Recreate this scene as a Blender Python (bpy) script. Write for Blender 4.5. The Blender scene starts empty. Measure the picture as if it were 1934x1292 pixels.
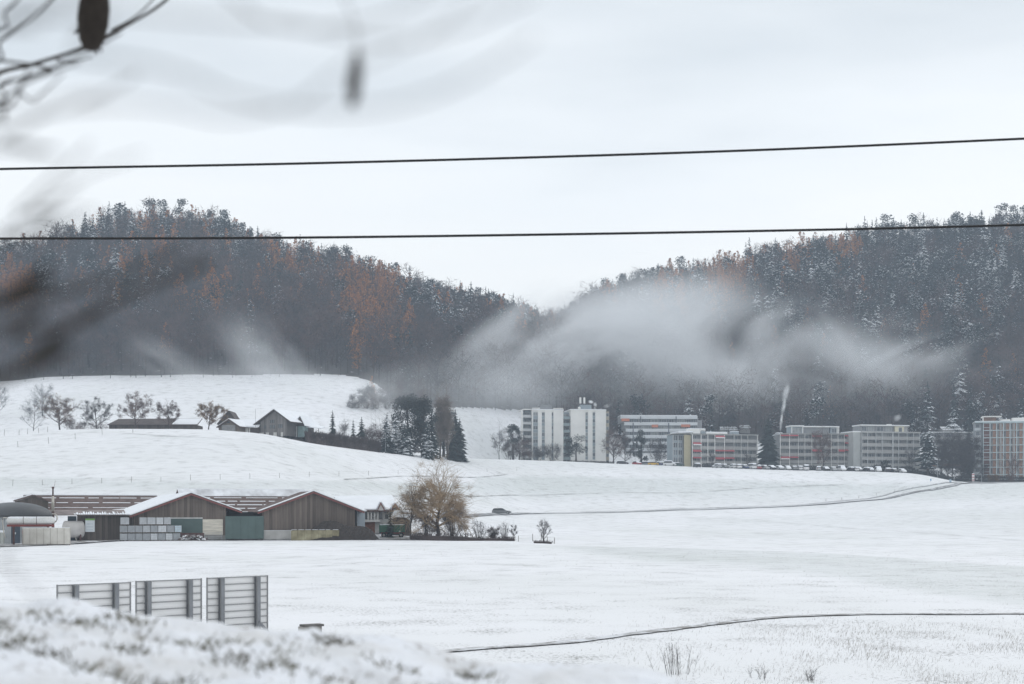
import bpy, math, random
import numpy as np
from mathutils import Vector
S = bpy.context.scene
COL = S.collection
F, CX, HY = 2686.0, 967.0, 965.0          # focal length, centre column and horizon row of the 1934x1292 photograph
# ---------------------------------------------------------------- camera, sky, sun, exposure
cam = bpy.data.cameras.new('camera'); camo = bpy.data.objects.new('camera', cam); COL.objects.link(camo)
camo.rotation_euler = (math.radians(90), 0, 0)
cam.sensor_width = 36; cam.lens = 36*F/1934; cam.shift_y = (HY-646)/1934
cam.clip_start = .05; cam.clip_end = 6000
cam.dof.use_dof = True; cam.dof.focus_distance = 330; cam.dof.aperture_fstop = 2.6
S.camera = camo
W = bpy.data.worlds.new('World'); S.world = W; W.use_nodes = True
nt = W.node_tree; nt.nodes.clear(); N = nt.nodes.new; L = nt.links.new
out = N('ShaderNodeOutputWorld'); bg = N('ShaderNodeBackground'); bg.inputs[1].default_value = .1
sky = N('ShaderNodeTexSky'); sky.sky_type = 'NISHITA'; sky.sun_disc = False
SUN_EL, SUN_ROT = math.radians(38), math.radians(35)
sky.sun_elevation = SUN_EL; sky.sun_rotation = SUN_ROT
tc = N('ShaderNodeTexCoord'); sx = N('ShaderNodeSeparateXYZ'); L(tc.outputs['Generated'], sx.inputs[0])
mp = N('ShaderNodeMapping'); mp.inputs['Scale'].default_value = (1.2, 1.2, 5.5); mp.inputs['Rotation'].default_value = (0, math.radians(14), 0)
L(tc.outputs['Generated'], mp.inputs[0])
nz = N('ShaderNodeTexNoise'); nz.inputs['Scale'].default_value = 1.7; nz.inputs['Detail'].default_value = 4; nz.inputs['Roughness'].default_value = .5
L(mp.outputs[0], nz.inputs['Vector'])
mz = N('ShaderNodeMath'); mz.operation = 'MULTIPLY_ADD'; mz.inputs[1].default_value = .36; mz.inputs[2].default_value = -.18
L(nz.outputs['Fac'], mz.inputs[0])
ad = N('ShaderNodeMath'); ad.operation = 'ADD'; L(sx.outputs['Z'], ad.inputs[0]); L(mz.outputs[0], ad.inputs[1])
rp = N('ShaderNodeValToRGB'); e = rp.color_ramp.elements
e[0].position = 0; e[0].color = (.835, .85, .848, 1); e[1].position = 1; e[1].color = (.80, .825, .845, 1)
for pos, c in ((.17, (.832, .847, .848)), (.25, (.765, .797, .82)), (.35, (.585, .63, .665)), (.55, (.69, .725, .76))):
    q = e.new(pos); q.color = (*c, 1)
L(ad.outputs[0], rp.inputs[0])
sc_ = N('ShaderNodeVectorMath'); sc_.operation = 'SCALE'; sc_.inputs['Scale'].default_value = 10.0; L(rp.outputs[0], sc_.inputs[0])
mx = N('ShaderNodeMix'); mx.data_type = 'RGBA'; mx.inputs[0].default_value = .05
L(sc_.outputs[0], mx.inputs[6]); L(sky.outputs[0], mx.inputs[7]); L(mx.outputs[2], bg.inputs[0]); L(bg.outputs[0], out.inputs[0])
sun = bpy.data.lights.new('sun', 'SUN'); sun.energy = .5; sun.angle = math.radians(50); sun.color = (1, .97, .93)
suno = bpy.data.objects.new('sun', sun); COL.objects.link(suno)
suno.rotation_euler = (math.radians(90)-SUN_EL, 0, math.pi-SUN_ROT)
S.view_settings.view_transform = 'Standard'; S.view_settings.look = 'None'; S.view_settings.exposure = .35; S.view_settings.gamma = 1
S.view_settings.use_curve_mapping = False
cy = S.cycles
S.render.engine = 'CYCLES'
cy.max_bounces = 6; cy.diffuse_bounces = 3; cy.glossy_bounces = 2; cy.transmission_bounces = 2; cy.volume_bounces = 3; cy.transparent_max_bounces = 8
cy.use_denoising = True; cy.caustics_reflective = False; cy.caustics_refractive = False
cy.volume_step_rate = .5; cy.volume_max_steps = 64
cy.sample_clamp_indirect = 4
# ---------------------------------------------------------------- helpers
R = random.Random(7)
def clean(o, label=None, cat=None, group=None, kind=None):
    if label: o['label'] = label
    if cat: o['category'] = cat
    if group: o['group'] = group
    if kind: o['kind'] = kind
    return o
def T(name, label, cat, loc=(0, 0, 0), rz=0., group=None):
    o = bpy.data.objects.new(name, None); COL.objects.link(o); o.location = loc; o.rotation_euler = (0, 0, rz)
    o.empty_display_size = .3
    return clean(o, label, cat, group)
class MB:
    def __init__(s): s.v = []; s.f = []; s.sm = False
    def add(s, vs, fs):
        n = len(s.v); s.v.extend([tuple(map(float, p)) for p in vs]); s.f.extend([tuple(n+i for i in f) for f in fs]); return s
    def box(s, x0, x1, y0, y1, z0, z1):
        return s.add([(x0,y0,z0),(x1,y0,z0),(x1,y1,z0),(x0,y1,z0),(x0,y0,z1),(x1,y0,z1),(x1,y1,z1),(x0,y1,z1)],
                     [(0,3,2,1),(4,5,6,7),(0,1,5,4),(1,2,6,5),(2,3,7,6),(3,0,4,7)])
    def tube(s, pts, rad, n=6, cap=True):
        pts = [Vector(p) for p in pts]
        if not hasattr(rad, '__len__'): rad = [rad]*len(pts)
        vs = []; fs = []
        for i, p in enumerate(pts):
            d = (pts[min(i+1, len(pts)-1)]-pts[max(i-1, 0)])
            if d.length < 1e-9: d = Vector((0, 0, 1))
            d.normalize()
            a = d.cross(Vector((0, 0, 1)) if abs(d.z) < .9 else Vector((1, 0, 0))).normalized(); b = d.cross(a)
            for k in range(n):
                t = 2*math.pi*k/n; vs.append(p+(a*math.cos(t)+b*math.sin(t))*rad[i])
        for i in range(len(pts)-1):
            for k in range(n):
                fs.append((i*n+k, (i+1)*n+k, (i+1)*n+(k+1) % n, i*n+(k+1) % n))
        if cap and n > 2:
            fs.append(tuple(range(n))); fs.append(tuple((len(pts)-1)*n+k for k in reversed(range(n))))
        return s.add(vs, fs)
    def prism(s, prof, y0, y1):                 # profile in x,z, extruded along y
        n = len(prof); vs = [(x, y0, z) for x, z in prof]+[(x, y1, z) for x, z in prof]
        fs = [tuple(reversed(range(n))), tuple(range(n, 2*n))]+[(i, (i+1) % n, n+(i+1) % n, n+i) for i in range(n)]
        fs = [tuple(reversed(f)) for f in fs]
        return s.add(vs, fs)
    def slab(s, a, b, c, d, t):                 # a quad thickened by t along its normal
        a, b, c, d = map(Vector, (a, b, c, d)); n = (b-a).cross(d-a).normalized()*t
        return s.add([a, b, c, d, a+n, b+n, c+n, d+n], [(0,3,2,1),(4,5,6,7),(0,1,5,4),(1,2,6,5),(2,3,7,6),(3,0,4,7)])
    def lathe(s, prof, n=16, cx=0, cy=0):       # r,z profile
        vs = []; fs = []
        for r, z in prof:
            for k in range(n):
                t = 2*math.pi*k/n; vs.append((cx+r*math.cos(t), cy+r*math.sin(t), z))
        for i in range(len(prof)-1):
            for k in range(n): fs.append((i*n+k, i*n+(k+1) % n, (i+1)*n+(k+1) % n, (i+1)*n+k))
        return s.add(vs, fs)
    def mesh(s, name):
        m = bpy.data.meshes.new(name); m.from_pydata(s.v, [], s.f)
        if s.sm: m.polygons.foreach_set('use_smooth', [True]*len(m.polygons))
        return m
    def build(s, name, mat, parent=None, loc=None, rot=None):
        m = s.mesh(name); m.materials.append(mat)
        o = bpy.data.objects.new(name, m); COL.objects.link(o); o.parent = parent
        if loc: o.location = loc
        if rot: o.rotation_euler = rot
        return o
def B(name, mat, parent, *bx): return MB().box(*bx).build(name, mat, parent)
def npmesh(name, V, Fc, mat, smooth=False):
    m = bpy.data.meshes.new(name); m.from_pydata(V, [], Fc); m.materials.append(mat)
    if smooth: m.polygons.foreach_set('use_smooth', [True]*len(m.polygons))
    return m
def link(name, m, parent=None, loc=None, rot=None, sc=None):
    o = bpy.data.objects.new(name, m); COL.objects.link(o); o.parent = parent
    if loc is not None: o.location = loc
    if rot is not None: o.rotation_euler = rot
    if sc is not None: o.scale = sc
    return o
def copy_tree(o, parent=None):
    c = o.copy(); COL.objects.link(c); c.parent = parent
    for ch in list(o.children): copy_tree(ch, c)
    return c
# ---------------------------------------------------------------- materials
MC = {}
def mat(name, col, rough=.8, var=.18, scale=1.5, metal=0., stretch=None, snow=0., snowscale=1.5, bump=0., spec=.3, col2=None, coords='Object'):
    """plain principled surface with colour variation; snow>0 lets snow lie on faces that look up"""
    if name in MC: return MC[name]
    m = bpy.data.materials.new(name); m.use_nodes = True; t = m.node_tree; n = t.nodes; l = t.links.new
    p = n['Principled BSDF']; p.inputs['Roughness'].default_value = rough; p.inputs['Metallic'].default_value = metal
    p.inputs['Specular IOR Level'].default_value = spec
    if coords == 'World': src = n.new('ShaderNodeNewGeometry').outputs['Position']
    else: src = n.new('ShaderNodeTexCoord').outputs['Object']
    mpn = n.new('ShaderNodeMapping'); mpn.inputs['Scale'].default_value = stretch or (1, 1, 1); l(src, mpn.inputs[0])
    z = n.new('ShaderNodeTexNoise'); z.inputs['Scale'].default_value = scale; z.inputs['Detail'].default_value = 4; l(mpn.outputs[0], z.inputs['Vector'])
    r = n.new('ShaderNodeValToRGB'); r.color_ramp.elements[0].position = .3; r.color_ramp.elements[1].position = .7
    a = tuple(c*(1-var) for c in col); b = col2 or tuple(min(1, c*(1+var)) for c in col)
    r.color_ramp.elements[0].color = (*a, 1); r.color_ramp.elements[1].color = (*b, 1); l(z.outputs['Fac'], r.inputs[0])
    c = r.outputs[0]
    if snow > 0:
        g = n.new('ShaderNodeNewGeometry'); s = n.new('ShaderNodeSeparateXYZ'); l(g.outputs['Normal'], s.inputs[0])
        z2 = n.new('ShaderNodeTexNoise'); z2.inputs['Scale'].default_value = snowscale; z2.inputs['Detail'].default_value = 3; l(g.outputs['Position'], z2.inputs['Vector'])
        z3 = n.new('ShaderNodeTexNoise'); z3.inputs['Scale'].default_value = snowscale*.075; z3.inputs['Detail'].default_value = 2; l(g.outputs['Position'], z3.inputs['Vector'])
        m0 = n.new('ShaderNodeMath'); m0.operation = 'MULTIPLY_ADD'; m0.inputs[1].default_value = .9; m0.inputs[2].default_value = -.45; l(z3.outputs['Fac'], m0.inputs[0])
        m4 = n.new('ShaderNodeMath'); m4.operation = 'ADD'; l(m0.outputs[0], m4.inputs[0]); l(z2.outputs['Fac'], m4.inputs[1])
        m1 = n.new('ShaderNodeMath'); m1.operation = 'MULTIPLY_ADD'; m1.inputs[1].default_value = 1.6; m1.inputs[2].default_value = snow-1.8; l(m4.outputs[0], m1.inputs[0])
        m2 = n.new('ShaderNodeMath'); m2.operation = 'ADD'; l(m1.outputs[0], m2.inputs[0]); l(s.outputs['Z'], m2.inputs[1])
        m3 = n.new('ShaderNodeMapRange'); m3.inputs[1].default_value = 0; m3.inputs[2].default_value = .14; l(m2.outputs[0], m3.inputs[0])
        x = n.new('ShaderNodeMix'); x.data_type = 'RGBA'; l(m3.outputs[0], x.inputs[0]); l(c, x.inputs[6]); x.inputs[7].default_value = (.80, .82, .85, 1); c = x.outputs[2]
    l(c, p.inputs['Base Color'])
    if bump:
        bp = n.new('ShaderNodeBump'); bp.inputs['Strength'].default_value = bump; bp.inputs['Distance'].default_value = .05; l(z.outputs['Fac'], bp.inputs['Height']); l(bp.outputs[0], p.inputs['Normal'])
    MC[name] = m; return m
def plank_mat(name, col, pitch=.22, axis='X'):
    """weathered boards: a tone and a dark joint per board"""
    if name in MC: return MC[name]
    m = bpy.data.materials.new(name); m.use_nodes = True; t = m.node_tree; n = t.nodes; l = t.links.new
    p = n['Principled BSDF']; p.inputs['Roughness'].default_value = .85; p.inputs['Specular IOR Level'].default_value = .15
    tcn = n.new('ShaderNodeTexCoord'); s = n.new('ShaderNodeSeparateXYZ'); l(tcn.outputs['Object'], s.inputs[0])
    d = n.new('ShaderNodeMath'); d.operation = 'DIVIDE'; d.inputs[1].default_value = pitch; l(s.outputs[axis], d.inputs[0])
    fl = n.new('ShaderNodeMath'); fl.operation = 'FLOOR'; l(d.outputs[0], fl.inputs[0])
    wn = n.new('ShaderNodeTexWhiteNoise'); wn.noise_dimensions = '1D'; l(fl.outputs[0], wn.inputs['W'])
    fr = n.new('ShaderNodeMath'); fr.operation = 'FRACT'; l(d.outputs[0], fr.inputs[0])
    lt = n.new('ShaderNodeMath'); lt.operation = 'LESS_THAN'; lt.inputs[1].default_value = .12; l(fr.outputs[0], lt.inputs[0])
    mpn = n.new('ShaderNodeMapping'); mpn.inputs['Scale'].default_value = (3, 3, .35); l(tcn.outputs['Object'], mpn.inputs[0])
    z = n.new('ShaderNodeTexNoise'); z.inputs['Scale'].default_value = 1.2; z.inputs['Detail'].default_value = 5; l(mpn.outputs[0], z.inputs['Vector'])
    a = n.new('ShaderNodeMath'); a.operation = 'MULTIPLY_ADD'; a.inputs[1].default_value = .5; a.inputs[2].default_value = .55; l(wn.outputs['Value'], a.inputs[0])
    a2 = n.new('ShaderNodeMath'); a2.operation = 'MULTIPLY_ADD'; a2.inputs[1].default_value = .6; a2.inputs[2].default_value = -.12; l(z.outputs['Fac'], a2.inputs[0])
    a3 = n.new('ShaderNodeMath'); a3.operation = 'ADD'; l(a.outputs[0], a3.inputs[0]); l(a2.outputs[0], a3.inputs[1])
    sb = n.new('ShaderNodeMath'); sb.operation = 'MULTIPLY_ADD'; sb.inputs[1].default_value = -.28; l(lt.outputs[0], sb.inputs[0]); l(a3.outputs[0], sb.inputs[2])
    v = n.new('ShaderNodeVectorMath'); v.operation = 'SCALE'; v.inputs[0].default_value = col; l(sb.outputs[0], v.inputs['Scale'])
    l(v.outputs[0], p.inputs['Base Color']); MC[name] = m; return m
def snow_mat(name, base=(.84, .845, .865), speck=(.16, .155, .14), amount=.42, fine=9., tint=(.52, .55, .50), tintamt=.35, stretch=(1, 1, 1), bump=.3, broad=.02, thin=False, mid=.35):
    if name in MC: return MC[name]
    m = bpy.data.materials.new(name); m.use_nodes = True; t = m.node_tree; n = t.nodes; l = t.links.new
    p = n['Principled BSDF']; p.inputs['Roughness'].default_value = .7; p.inputs['Specular IOR Level'].default_value = .15
    g = n.new('ShaderNodeNewGeometry')
    mpn = n.new('ShaderNodeMapping'); mpn.inputs['Scale'].default_value = stretch; l(g.outputs['Position'], mpn.inputs[0])
    zb = n.new('ShaderNodeTexNoise'); zb.inputs['Scale'].default_value = broad; zb.inputs['Detail'].default_value = 5; zb.inputs['Roughness'].default_value = .55; l(mpn.outputs[0], zb.inputs['Vector'])
    zm = n.new('ShaderNodeTexNoise'); zm.inputs['Scale'].default_value = mid; zm.inputs['Detail'].default_value = 5; l(mpn.outputs[0], zm.inputs['Vector'])
    zf = n.new('ShaderNodeTexNoise'); zf.inputs['Scale'].default_value = fine; zf.inputs['Detail'].default_value = 3; zf.inputs['Roughness'].default_value = .65; l(mpn.outputs[0], zf.inputs['Vector'])
    # thin snow: grass colour shows through broadly
    r1 = n.new('ShaderNodeMapRange'); r1.inputs[1].default_value = .42; r1.inputs[2].default_value = .72; r1.inputs[4].default_value = tintamt; l(zb.outputs['Fac'], r1.inputs[0])
    x1 = n.new('ShaderNodeMix'); x1.data_type = 'RGBA'; l(r1.outputs[0], x1.inputs[0]); x1.inputs[6].default_value = (*base, 1); x1.inputs[7].default_value = (*tint, 1)
    # wind and furrow streaks along the field
    ms = n.new('ShaderNodeMapping'); ms.inputs['Scale'].default_value = (.025, .55, .3); ms.inputs['Rotation'].default_value = (0, 0, .12); l(g.outputs['Position'], ms.inputs[0])
    zs = n.new('ShaderNodeTexNoise'); zs.inputs['Scale'].default_value = 1.; zs.inputs['Detail'].default_value = 5; zs.inputs['Roughness'].default_value = .6; l(ms.outputs[0], zs.inputs['Vector'])
    rs_ = n.new('ShaderNodeMapRange'); rs_.inputs[1].default_value = .5; rs_.inputs[2].default_value = .75; rs_.inputs[4].default_value = .05 if thin else 0; l(zs.outputs['Fac'], rs_.inputs[0])
    xs_ = n.new('ShaderNodeMix'); xs_.data_type = 'RGBA'; l(rs_.outputs[0], xs_.inputs[0]); l(x1.outputs[2], xs_.inputs[6]); xs_.inputs[7].default_value = (*tint, 1); x1 = xs_
    if thin:
        at_ = n.new('ShaderNodeAttribute'); at_.attribute_name = 'thin'; x0 = x1
        zt = n.new('ShaderNodeTexNoise'); zt.inputs['Scale'].default_value = 1.3; zt.inputs['Detail'].default_value = 5; l(g.outputs['Position'], zt.inputs['Vector'])
        mt = n.new('ShaderNodeMath'); mt.operation = 'MULTIPLY'; l(at_.outputs['Fac'], mt.inputs[0]); l(zt.outputs['Fac'], mt.inputs[1])
        x1 = n.new('ShaderNodeMix'); x1.data_type = 'RGBA'; l(mt.outputs[0], x1.inputs[0]); l(x0.outputs[2], x1.inputs[6]); x1.inputs[7].default_value = (.36, .42, .38, 1)
    # specks of stubble and soil
    s0 = n.new('ShaderNodeMath'); s0.operation = 'MULTIPLY_ADD'; s0.inputs[1].default_value = .55; l(zm.outputs['Fac'], s0.inputs[0]); l(zf.outputs['Fac'], s0.inputs[2])
    s1 = n.new('ShaderNodeMapRange'); s1.inputs[1].default_value = 1.24-amount; s1.inputs[2].default_value = 1.42-amount; s1.inputs[4].default_value = .9; l(s0.outputs[0], s1.inputs[0])
    x2 = n.new('ShaderNodeMix'); x2.data_type = 'RGBA'; l(s1.outputs[0], x2.inputs[0]); l(x1.outputs[2], x2.inputs[6]); x2.inputs[7].default_value = (*speck, 1)
    l(x2.outputs[2], p.inputs['Base Color'])
    if bump:
        bp = n.new('ShaderNodeBump'); bp.inputs['Strength'].default_value = bump; bp.inputs['Distance'].default_value = .08; l(s0.outputs[0], bp.inputs['Height']); l(bp.outputs[0], p.inputs['Normal'])
    MC[name] = m; return m
SNOW = mat('roof_snow', (.82, .84, .87), .7, .04, .6, spec=.1)
FIELD = snow_mat('field_snow', amount=.40, bump=.08, fine=7., tintamt=.30, thin=True)
FLOOR = snow_mat('forest_floor', base=(.07, .062, .058), speck=(.75, .77, .8), amount=.30, fine=.5, tint=(.06, .055, .05), tintamt=.8, bump=0, broad=.05)
# ---------------------------------------------------------------- the lie of the land
def tab(*p): a = np.array(p, float); return a[:, 0], a[:, 1]
cc = np.arange(-900, 2901, 10.)
def sm(t, s=3):
    y = np.interp(cc, *t); k = np.exp(-.5*(np.arange(-12, 13)/s)**2); k /= k.sum()
    return np.convolve(np.pad(y, 12, 'edge'), k, 'valid')
d3 = sm(tab((-600,310),(500,312),(640,315),(720,330),(800,345),(900,370),(1000,392),(1200,408),(1450,440),(1650,470),(1800,440),(1934,430)))
r3 = sm(tab((-600,880),(270,876),(400,878),(500,886),(560,900),(640,915),(720,928),(800,938),(900,955),(1000,971),(1200,966),(1450,957),(1650,943),(1800,947),(1934,952),(2600,952)))
d4 = sm(tab((-600,385),(400,388),(500,392),(560,400),(640,415),(720,440),(800,480),(900,520),(1000,545),(1200,545),(1450,530),(1650,522),(1800,505),(1934,500)))
r4 = sm(tab((-600,822),(0,818),(100,812),(270,810),(400,812),(500,820),(560,833),(640,845),(720,855),(800,861),(900,867),(1000,869),(1200,877),(1450,887),(1650,891),(1735,894),(1810,911),(1934,911),(2600,911)), 2)
d6 = sm(tab((-600,600),(560,605),(640,610),(700,602),(800,600),(900,620),(1000,640),(1070,622),(1900,618)))
r6 = sm(tab((-600,727),(0,727),(100,717),(270,716),(500,714),(600,713),(660,715),(700,722),(735,750),(765,772),(800,776),(900,780),(1000,783),(1060,800),(1100,830),(1450,846),(1650,850),(1934,856)), 2)
d7 = sm(tab((-600,950),(500,960),(640,985),(800,1040),(900,1100),(1000,1200),(1060,1250),(1120,1150),(1200,1100),(1450,1020),(1650,980),(1934,950)))
TOPS = tab((-600,470),(0,454),(100,438),(165,424),(195,408),(230,402),(290,397),(370,400),(430,414),(490,444),(560,462),(640,482),(720,502),(800,528),(900,555),(1000,586),(1060,598),(1100,562),(1120,540),(1200,522),(1300,496),(1400,476),(1450,466),(1550,448),(1650,434),(1800,420),(1870,410),(1934,404),(2600,380))
r7 = sm(TOPS, 2)+48+sm(tab((-600,24),(0,34),(50,37),(100,31),(165,24),(230,21),(290,25),(490,21),(720,25),(800,26),(900,31),(1000,35),(1060,41),(1100,33),(1200,25),(1300,21),(1400,25),(1450,17),(1550,17),(1650,13),(1800,18),(1934,12)), 2)
zr = lambda r, d: (HY-r)*d/F
z3, z4, z6, z7 = zr(r3, d3), zr(r4, d4), zr(r6, d6), zr(r7, d7)
r215 = np.interp(cc, *tab((0,1020),(900,1022),(1500,1028),(1934,1030))); z215 = zr(r215, 215.)
one = np.ones_like(cc)
KD = np.stack([-100*one, 0*one, 10*one, 25*one, 38*one, 90*one, 215*one, d3, d4, d4+50, d6, d7, d7+180, 1600*one])
KZ = np.stack([-1.6*one, -1.6*one, -2.5*one, -4.1*one, -4.45*one, -4.4*one, z215, z3, z4, z4+.7, z6, z7, z7-25, z7-110])
def vnoise(x, y, seed=0):
    x = np.asarray(x, float); y = np.asarray(y, float); xi = np.floor(x); yi = np.floor(y); u = x-xi; v = y-yi; u = u*u*(3-2*u); v = v*v*(3-2*v)
    h = lambda a, b: (np.sin(a*127.1+b*311.7+seed*74.7)*43758.5453) % 1.
    return (h(xi,yi)*(1-u)+h(xi+1,yi)*u)*(1-v)+(h(xi,yi+1)*(1-u)+h(xi+1,yi+1)*u)*v
def fbm(x, y, seed=0, o=4):
    s = 0; a = .5
    for i in range(o): s = s+a*(vnoise(x, y, seed+i)-.5); x = np.asarray(x)*2.03; y = np.asarray(y)*2.03; a *= .5
    return s
def ground_raw(X, Y):
    X = np.atleast_1d(np.asarray(X, float)); Y = np.atleast_1d(np.asarray(Y, float))
    col = np.clip(CX+F*X/np.maximum(Y, 12), -880, 2880); fi = (col-cc[0])/10; i = np.clip(np.floor(fi).astype(int), 0, len(cc)-2); w = fi-i
    D = KD[:, i]*(1-w)+KD[:, i+1]*w; Z = KZ[:, i]*(1-w)+KZ[:, i+1]*w
    h = np.diff(D, axis=0); s = np.diff(Z, axis=0)/h
    m = np.zeros_like(D); a, b = s[:-1], s[1:]; w1 = 2*h[1:]+h[:-1]; w2 = h[1:]+2*h[:-1]
    with np.errstate(divide='ignore', invalid='ignore'): hm = (w1+w2)/(w1/a+w2/b)
    m[1:-1] = np.where(a*b > 0, hm, 0); m[0] = s[0]; m[-1] = s[-1]
    k = np.clip((Y[None] >= D).sum(0)-1, 0, len(D)-2); j = np.arange(len(Y))
    t = np.clip((Y-D[k, j])/h[k, j], 0, 1); H = h[k, j]
    z = (2*t**3-3*t**2+1)*Z[k, j]+(t**3-2*t**2+t)*H*m[k, j]+(-2*t**3+3*t**2)*Z[k+1, j]+(t**3-t**2)*H*m[k+1, j]
    dd6 = np.interp(col, cc, d6)
    z = z+fbm(X/40, Y/40, 3)*np.clip((Y-dd6)/60, 0, 1)*10+fbm(X/14, Y/22, 9)*np.clip(Y/200, .15, 1)*.45*np.where(Y < 30, .3, 1)
    return z
NU = 300
rowsY = list(np.arange(-60, 0, 6.))+list(np.arange(0, 40, 2.))
while rowsY[-1] < 1560: rowsY.append(rowsY[-1]*1.0145+.05 if rowsY[-1] >= 38 else rowsY[-1]+2)
rowsY = np.array(sorted(set([round(v, 3) for v in rowsY if not 585 < v < 690]+list(np.arange(585, 690.1, 2.5))))); uu = np.linspace(-1, 1, NU+1)
wid = np.where(rowsY < 0, 45., 45+.60*rowsY)
GX = wid[:, None]*uu[None]; GY = np.repeat(rowsY[:, None], NU+1, 1)
GZ = ground_raw(GX.ravel(), GY.ravel()).reshape(GX.shape)
def ground(X, Y):
    X = np.asarray(X, float); Y = np.asarray(Y, float); sh = X.shape; X = X.ravel(); Y = Y.ravel()
    r = np.clip(np.searchsorted(rowsY, Y)-1, 0, len(rowsY)-2); t = np.clip((Y-rowsY[r])/(rowsY[r+1]-rowsY[r]), 0, 1)
    w = np.interp(Y, rowsY, wid); f = np.clip((X/w+1)/2*NU, 0, NU-1e-6); c = f.astype(int); u = f-c
    z = (GZ[r, c]*(1-u)+GZ[r, c+1]*u)*(1-t)+(GZ[r+1, c]*(1-u)+GZ[r+1, c+1]*u)*t
    return z.reshape(sh) if sh else float(z[0])
def px(p, row, d): return Vector(((p-CX)*d/F, d, (HY-row)*d/F))
def on(p, d, dz=0.): x = (p-CX)*d/F; return Vector((x, d, ground(x, d)+dz))
_dd = np.concatenate([np.arange(20, 900, .4)])
def gp(p, row, dmin=20):
    d = _dd[_dd >= dmin]; zr_ = (HY-row)*d/F; g = ground((p-CX)*d/F, d); k = np.argmax(g >= zr_)
    if g[k] < zr_[k]: k = len(d)-1
    return on(p, float(d[k]))
# one sheet, cut along the forest edge into the snow field and the wooded hills
faces_a, faces_b = [], []
colc = CX+F*(GX[:-1, :-1]+GX[1:, 1:])/2/np.maximum((GY[:-1, :-1]+GY[1:, 1:])/2, 12)
isf = (GY[:-1, :-1]+GY[1:, 1:])/2 > np.interp(np.clip(colc, -880, 2880), cc, d6)+9
idx = np.arange(GX.size).reshape(GX.shape)
q = np.stack([idx[:-1, :-1], idx[:-1, 1:], idx[1:, 1:], idx[1:, :-1]], -1).reshape(-1, 4); fm = isf.ravel()
allv = np.stack([GX, GY, GZ], -1).reshape(-1, 3)
_p = CX+F*GX/np.maximum(GY, 12); _r = HY-F*GZ/np.maximum(GY, 12)
def band(pts, soft):                        # how thin the snow lies in a strip of field, feathered
    p, t, b = np.array(pts, float).T; n = fbm(GX/9, GY/25, 51)*soft*2.5
    tp = np.interp(_p, p, t)+n; bt = np.interp(_p, p, b)+n
    return np.clip((_r-tp)/soft, 0, 1)*np.clip((bt-_r+soft*3)/(soft*8), 0, 1)*(_p > p[0])
thin = (GY > 20)*np.maximum.reduce([
    .5*band([(1000,1029.5,1030.5),(1050,1030.5,1034),(1120,1031.5,1046),(1250,1034.5,1063),(1400,1039,1071),(1560,1045,1088),(1700,1053,1112),(1850,1063,1134),(2060,1078,1165),(2900,1120,1200)], 2.0),
    .65*band([(900,901,940),(1050,897,941),(1200,901,939),(1350,905,938),(1500,909,936),(1640,914,931),(1730,917,923)], 3.),
    .55*band([(-200,900,936),(300,905,934),(700,908,938),(900,910,945)], 4.),
    .25*band([(1300,975,1004),(1500,972,1012),(1700,966,1018),(1934,950,1020),(2300,950,1020)], 6.),
    .22*band([(200,818,838),(350,820,850),(600,842,872),(760,866,892)], 5.)])
def sheet(name, fs, m):
    u, inv = np.unique(fs, return_inverse=True); inv = inv.reshape(fs.shape)
    me = npmesh(name, allv[u].tolist(), inv.tolist(), m, True)
    at_ = me.attributes.new('thin', 'FLOAT', 'POINT'); at_.data.foreach_set('value', thin.ravel()[u].astype(np.float32))
    o = link(name, me); clean(o, kind='structure'); return o
sheet('ground', q[~fm], FIELD); sheet('hills', q[fm], FLOOR)
# ---------------------------------------------------------------- trees
def spruce_mesh(rng, h, r, layers, nb, droop=.25, skirt=.08, name='crown', m=None, power=.85):
    b = MB()
    for k in range(layers):
        t = k/(layers-1); z0_ = h*(skirt+(.985-skirt)*t**.92); rad = r*(1-t)**power*rng.uniform(.78, 1.1)+.06*r
        n = max(4, int(nb*(1-.5*t)))
        a0 = rng.random()*6.28
        for j in range(n):
            a = a0+6.283*(j+rng.uniform(-.3, .3))/n; q_ = rad*rng.uniform(.72, 1.12); dz = -droop*q_*rng.uniform(.6, 1.3)+.03*h*rng.uniform(-.3, .3)
            z = z0_+rng.uniform(-.5, .5)*h/layers*(1-.5*t)
            ca, sa = math.cos(a), math.sin(a); w = q_*rng.uniform(.26, .4)+.04
            b.add([(0, 0, z+.12*q_), (ca*q_, sa*q_, z+dz), (ca*q_*.55-sa*w, sa*q_*.55+ca*w, z+dz*.75-.06*h/layers*2), (ca*q_*.55+sa*w, sa*q_*.55-ca*w, z+dz*.75-.06*h/layers*2)], [(0, 3, 1), (0, 1, 2)])
    b.add([(0, 0, h*1.0), (.05*r, 0, h*.9), (-.03*r, .05*r, h*.9), (-.03*r, -.05*r, h*.9)], [(0, 1, 2), (0, 2, 3), (0, 3, 1)])
    me = b.mesh(name); me.materials.append(m); return me
def trunk_mesh(h, r, m, n=6, name='trunk', top=.25, bend=0, rng=R):
    b = MB(); k = 5; b.tube([(bend*h*rng.uniform(-.5, .5)*(i/(k-1))*(i > 0), bend*h*rng.uniform(-.5, .5)*(i > 0), h*i/(k-1)-(.3 if i == 0 else 0)) for i in range(k)], [r*(1.25 if i == 0 else 1-(1-top)*i/(k-1)) for i in range(k)], n)
    b.sm = True; me = b.mesh(name); me.materials.append(m); return me
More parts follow.
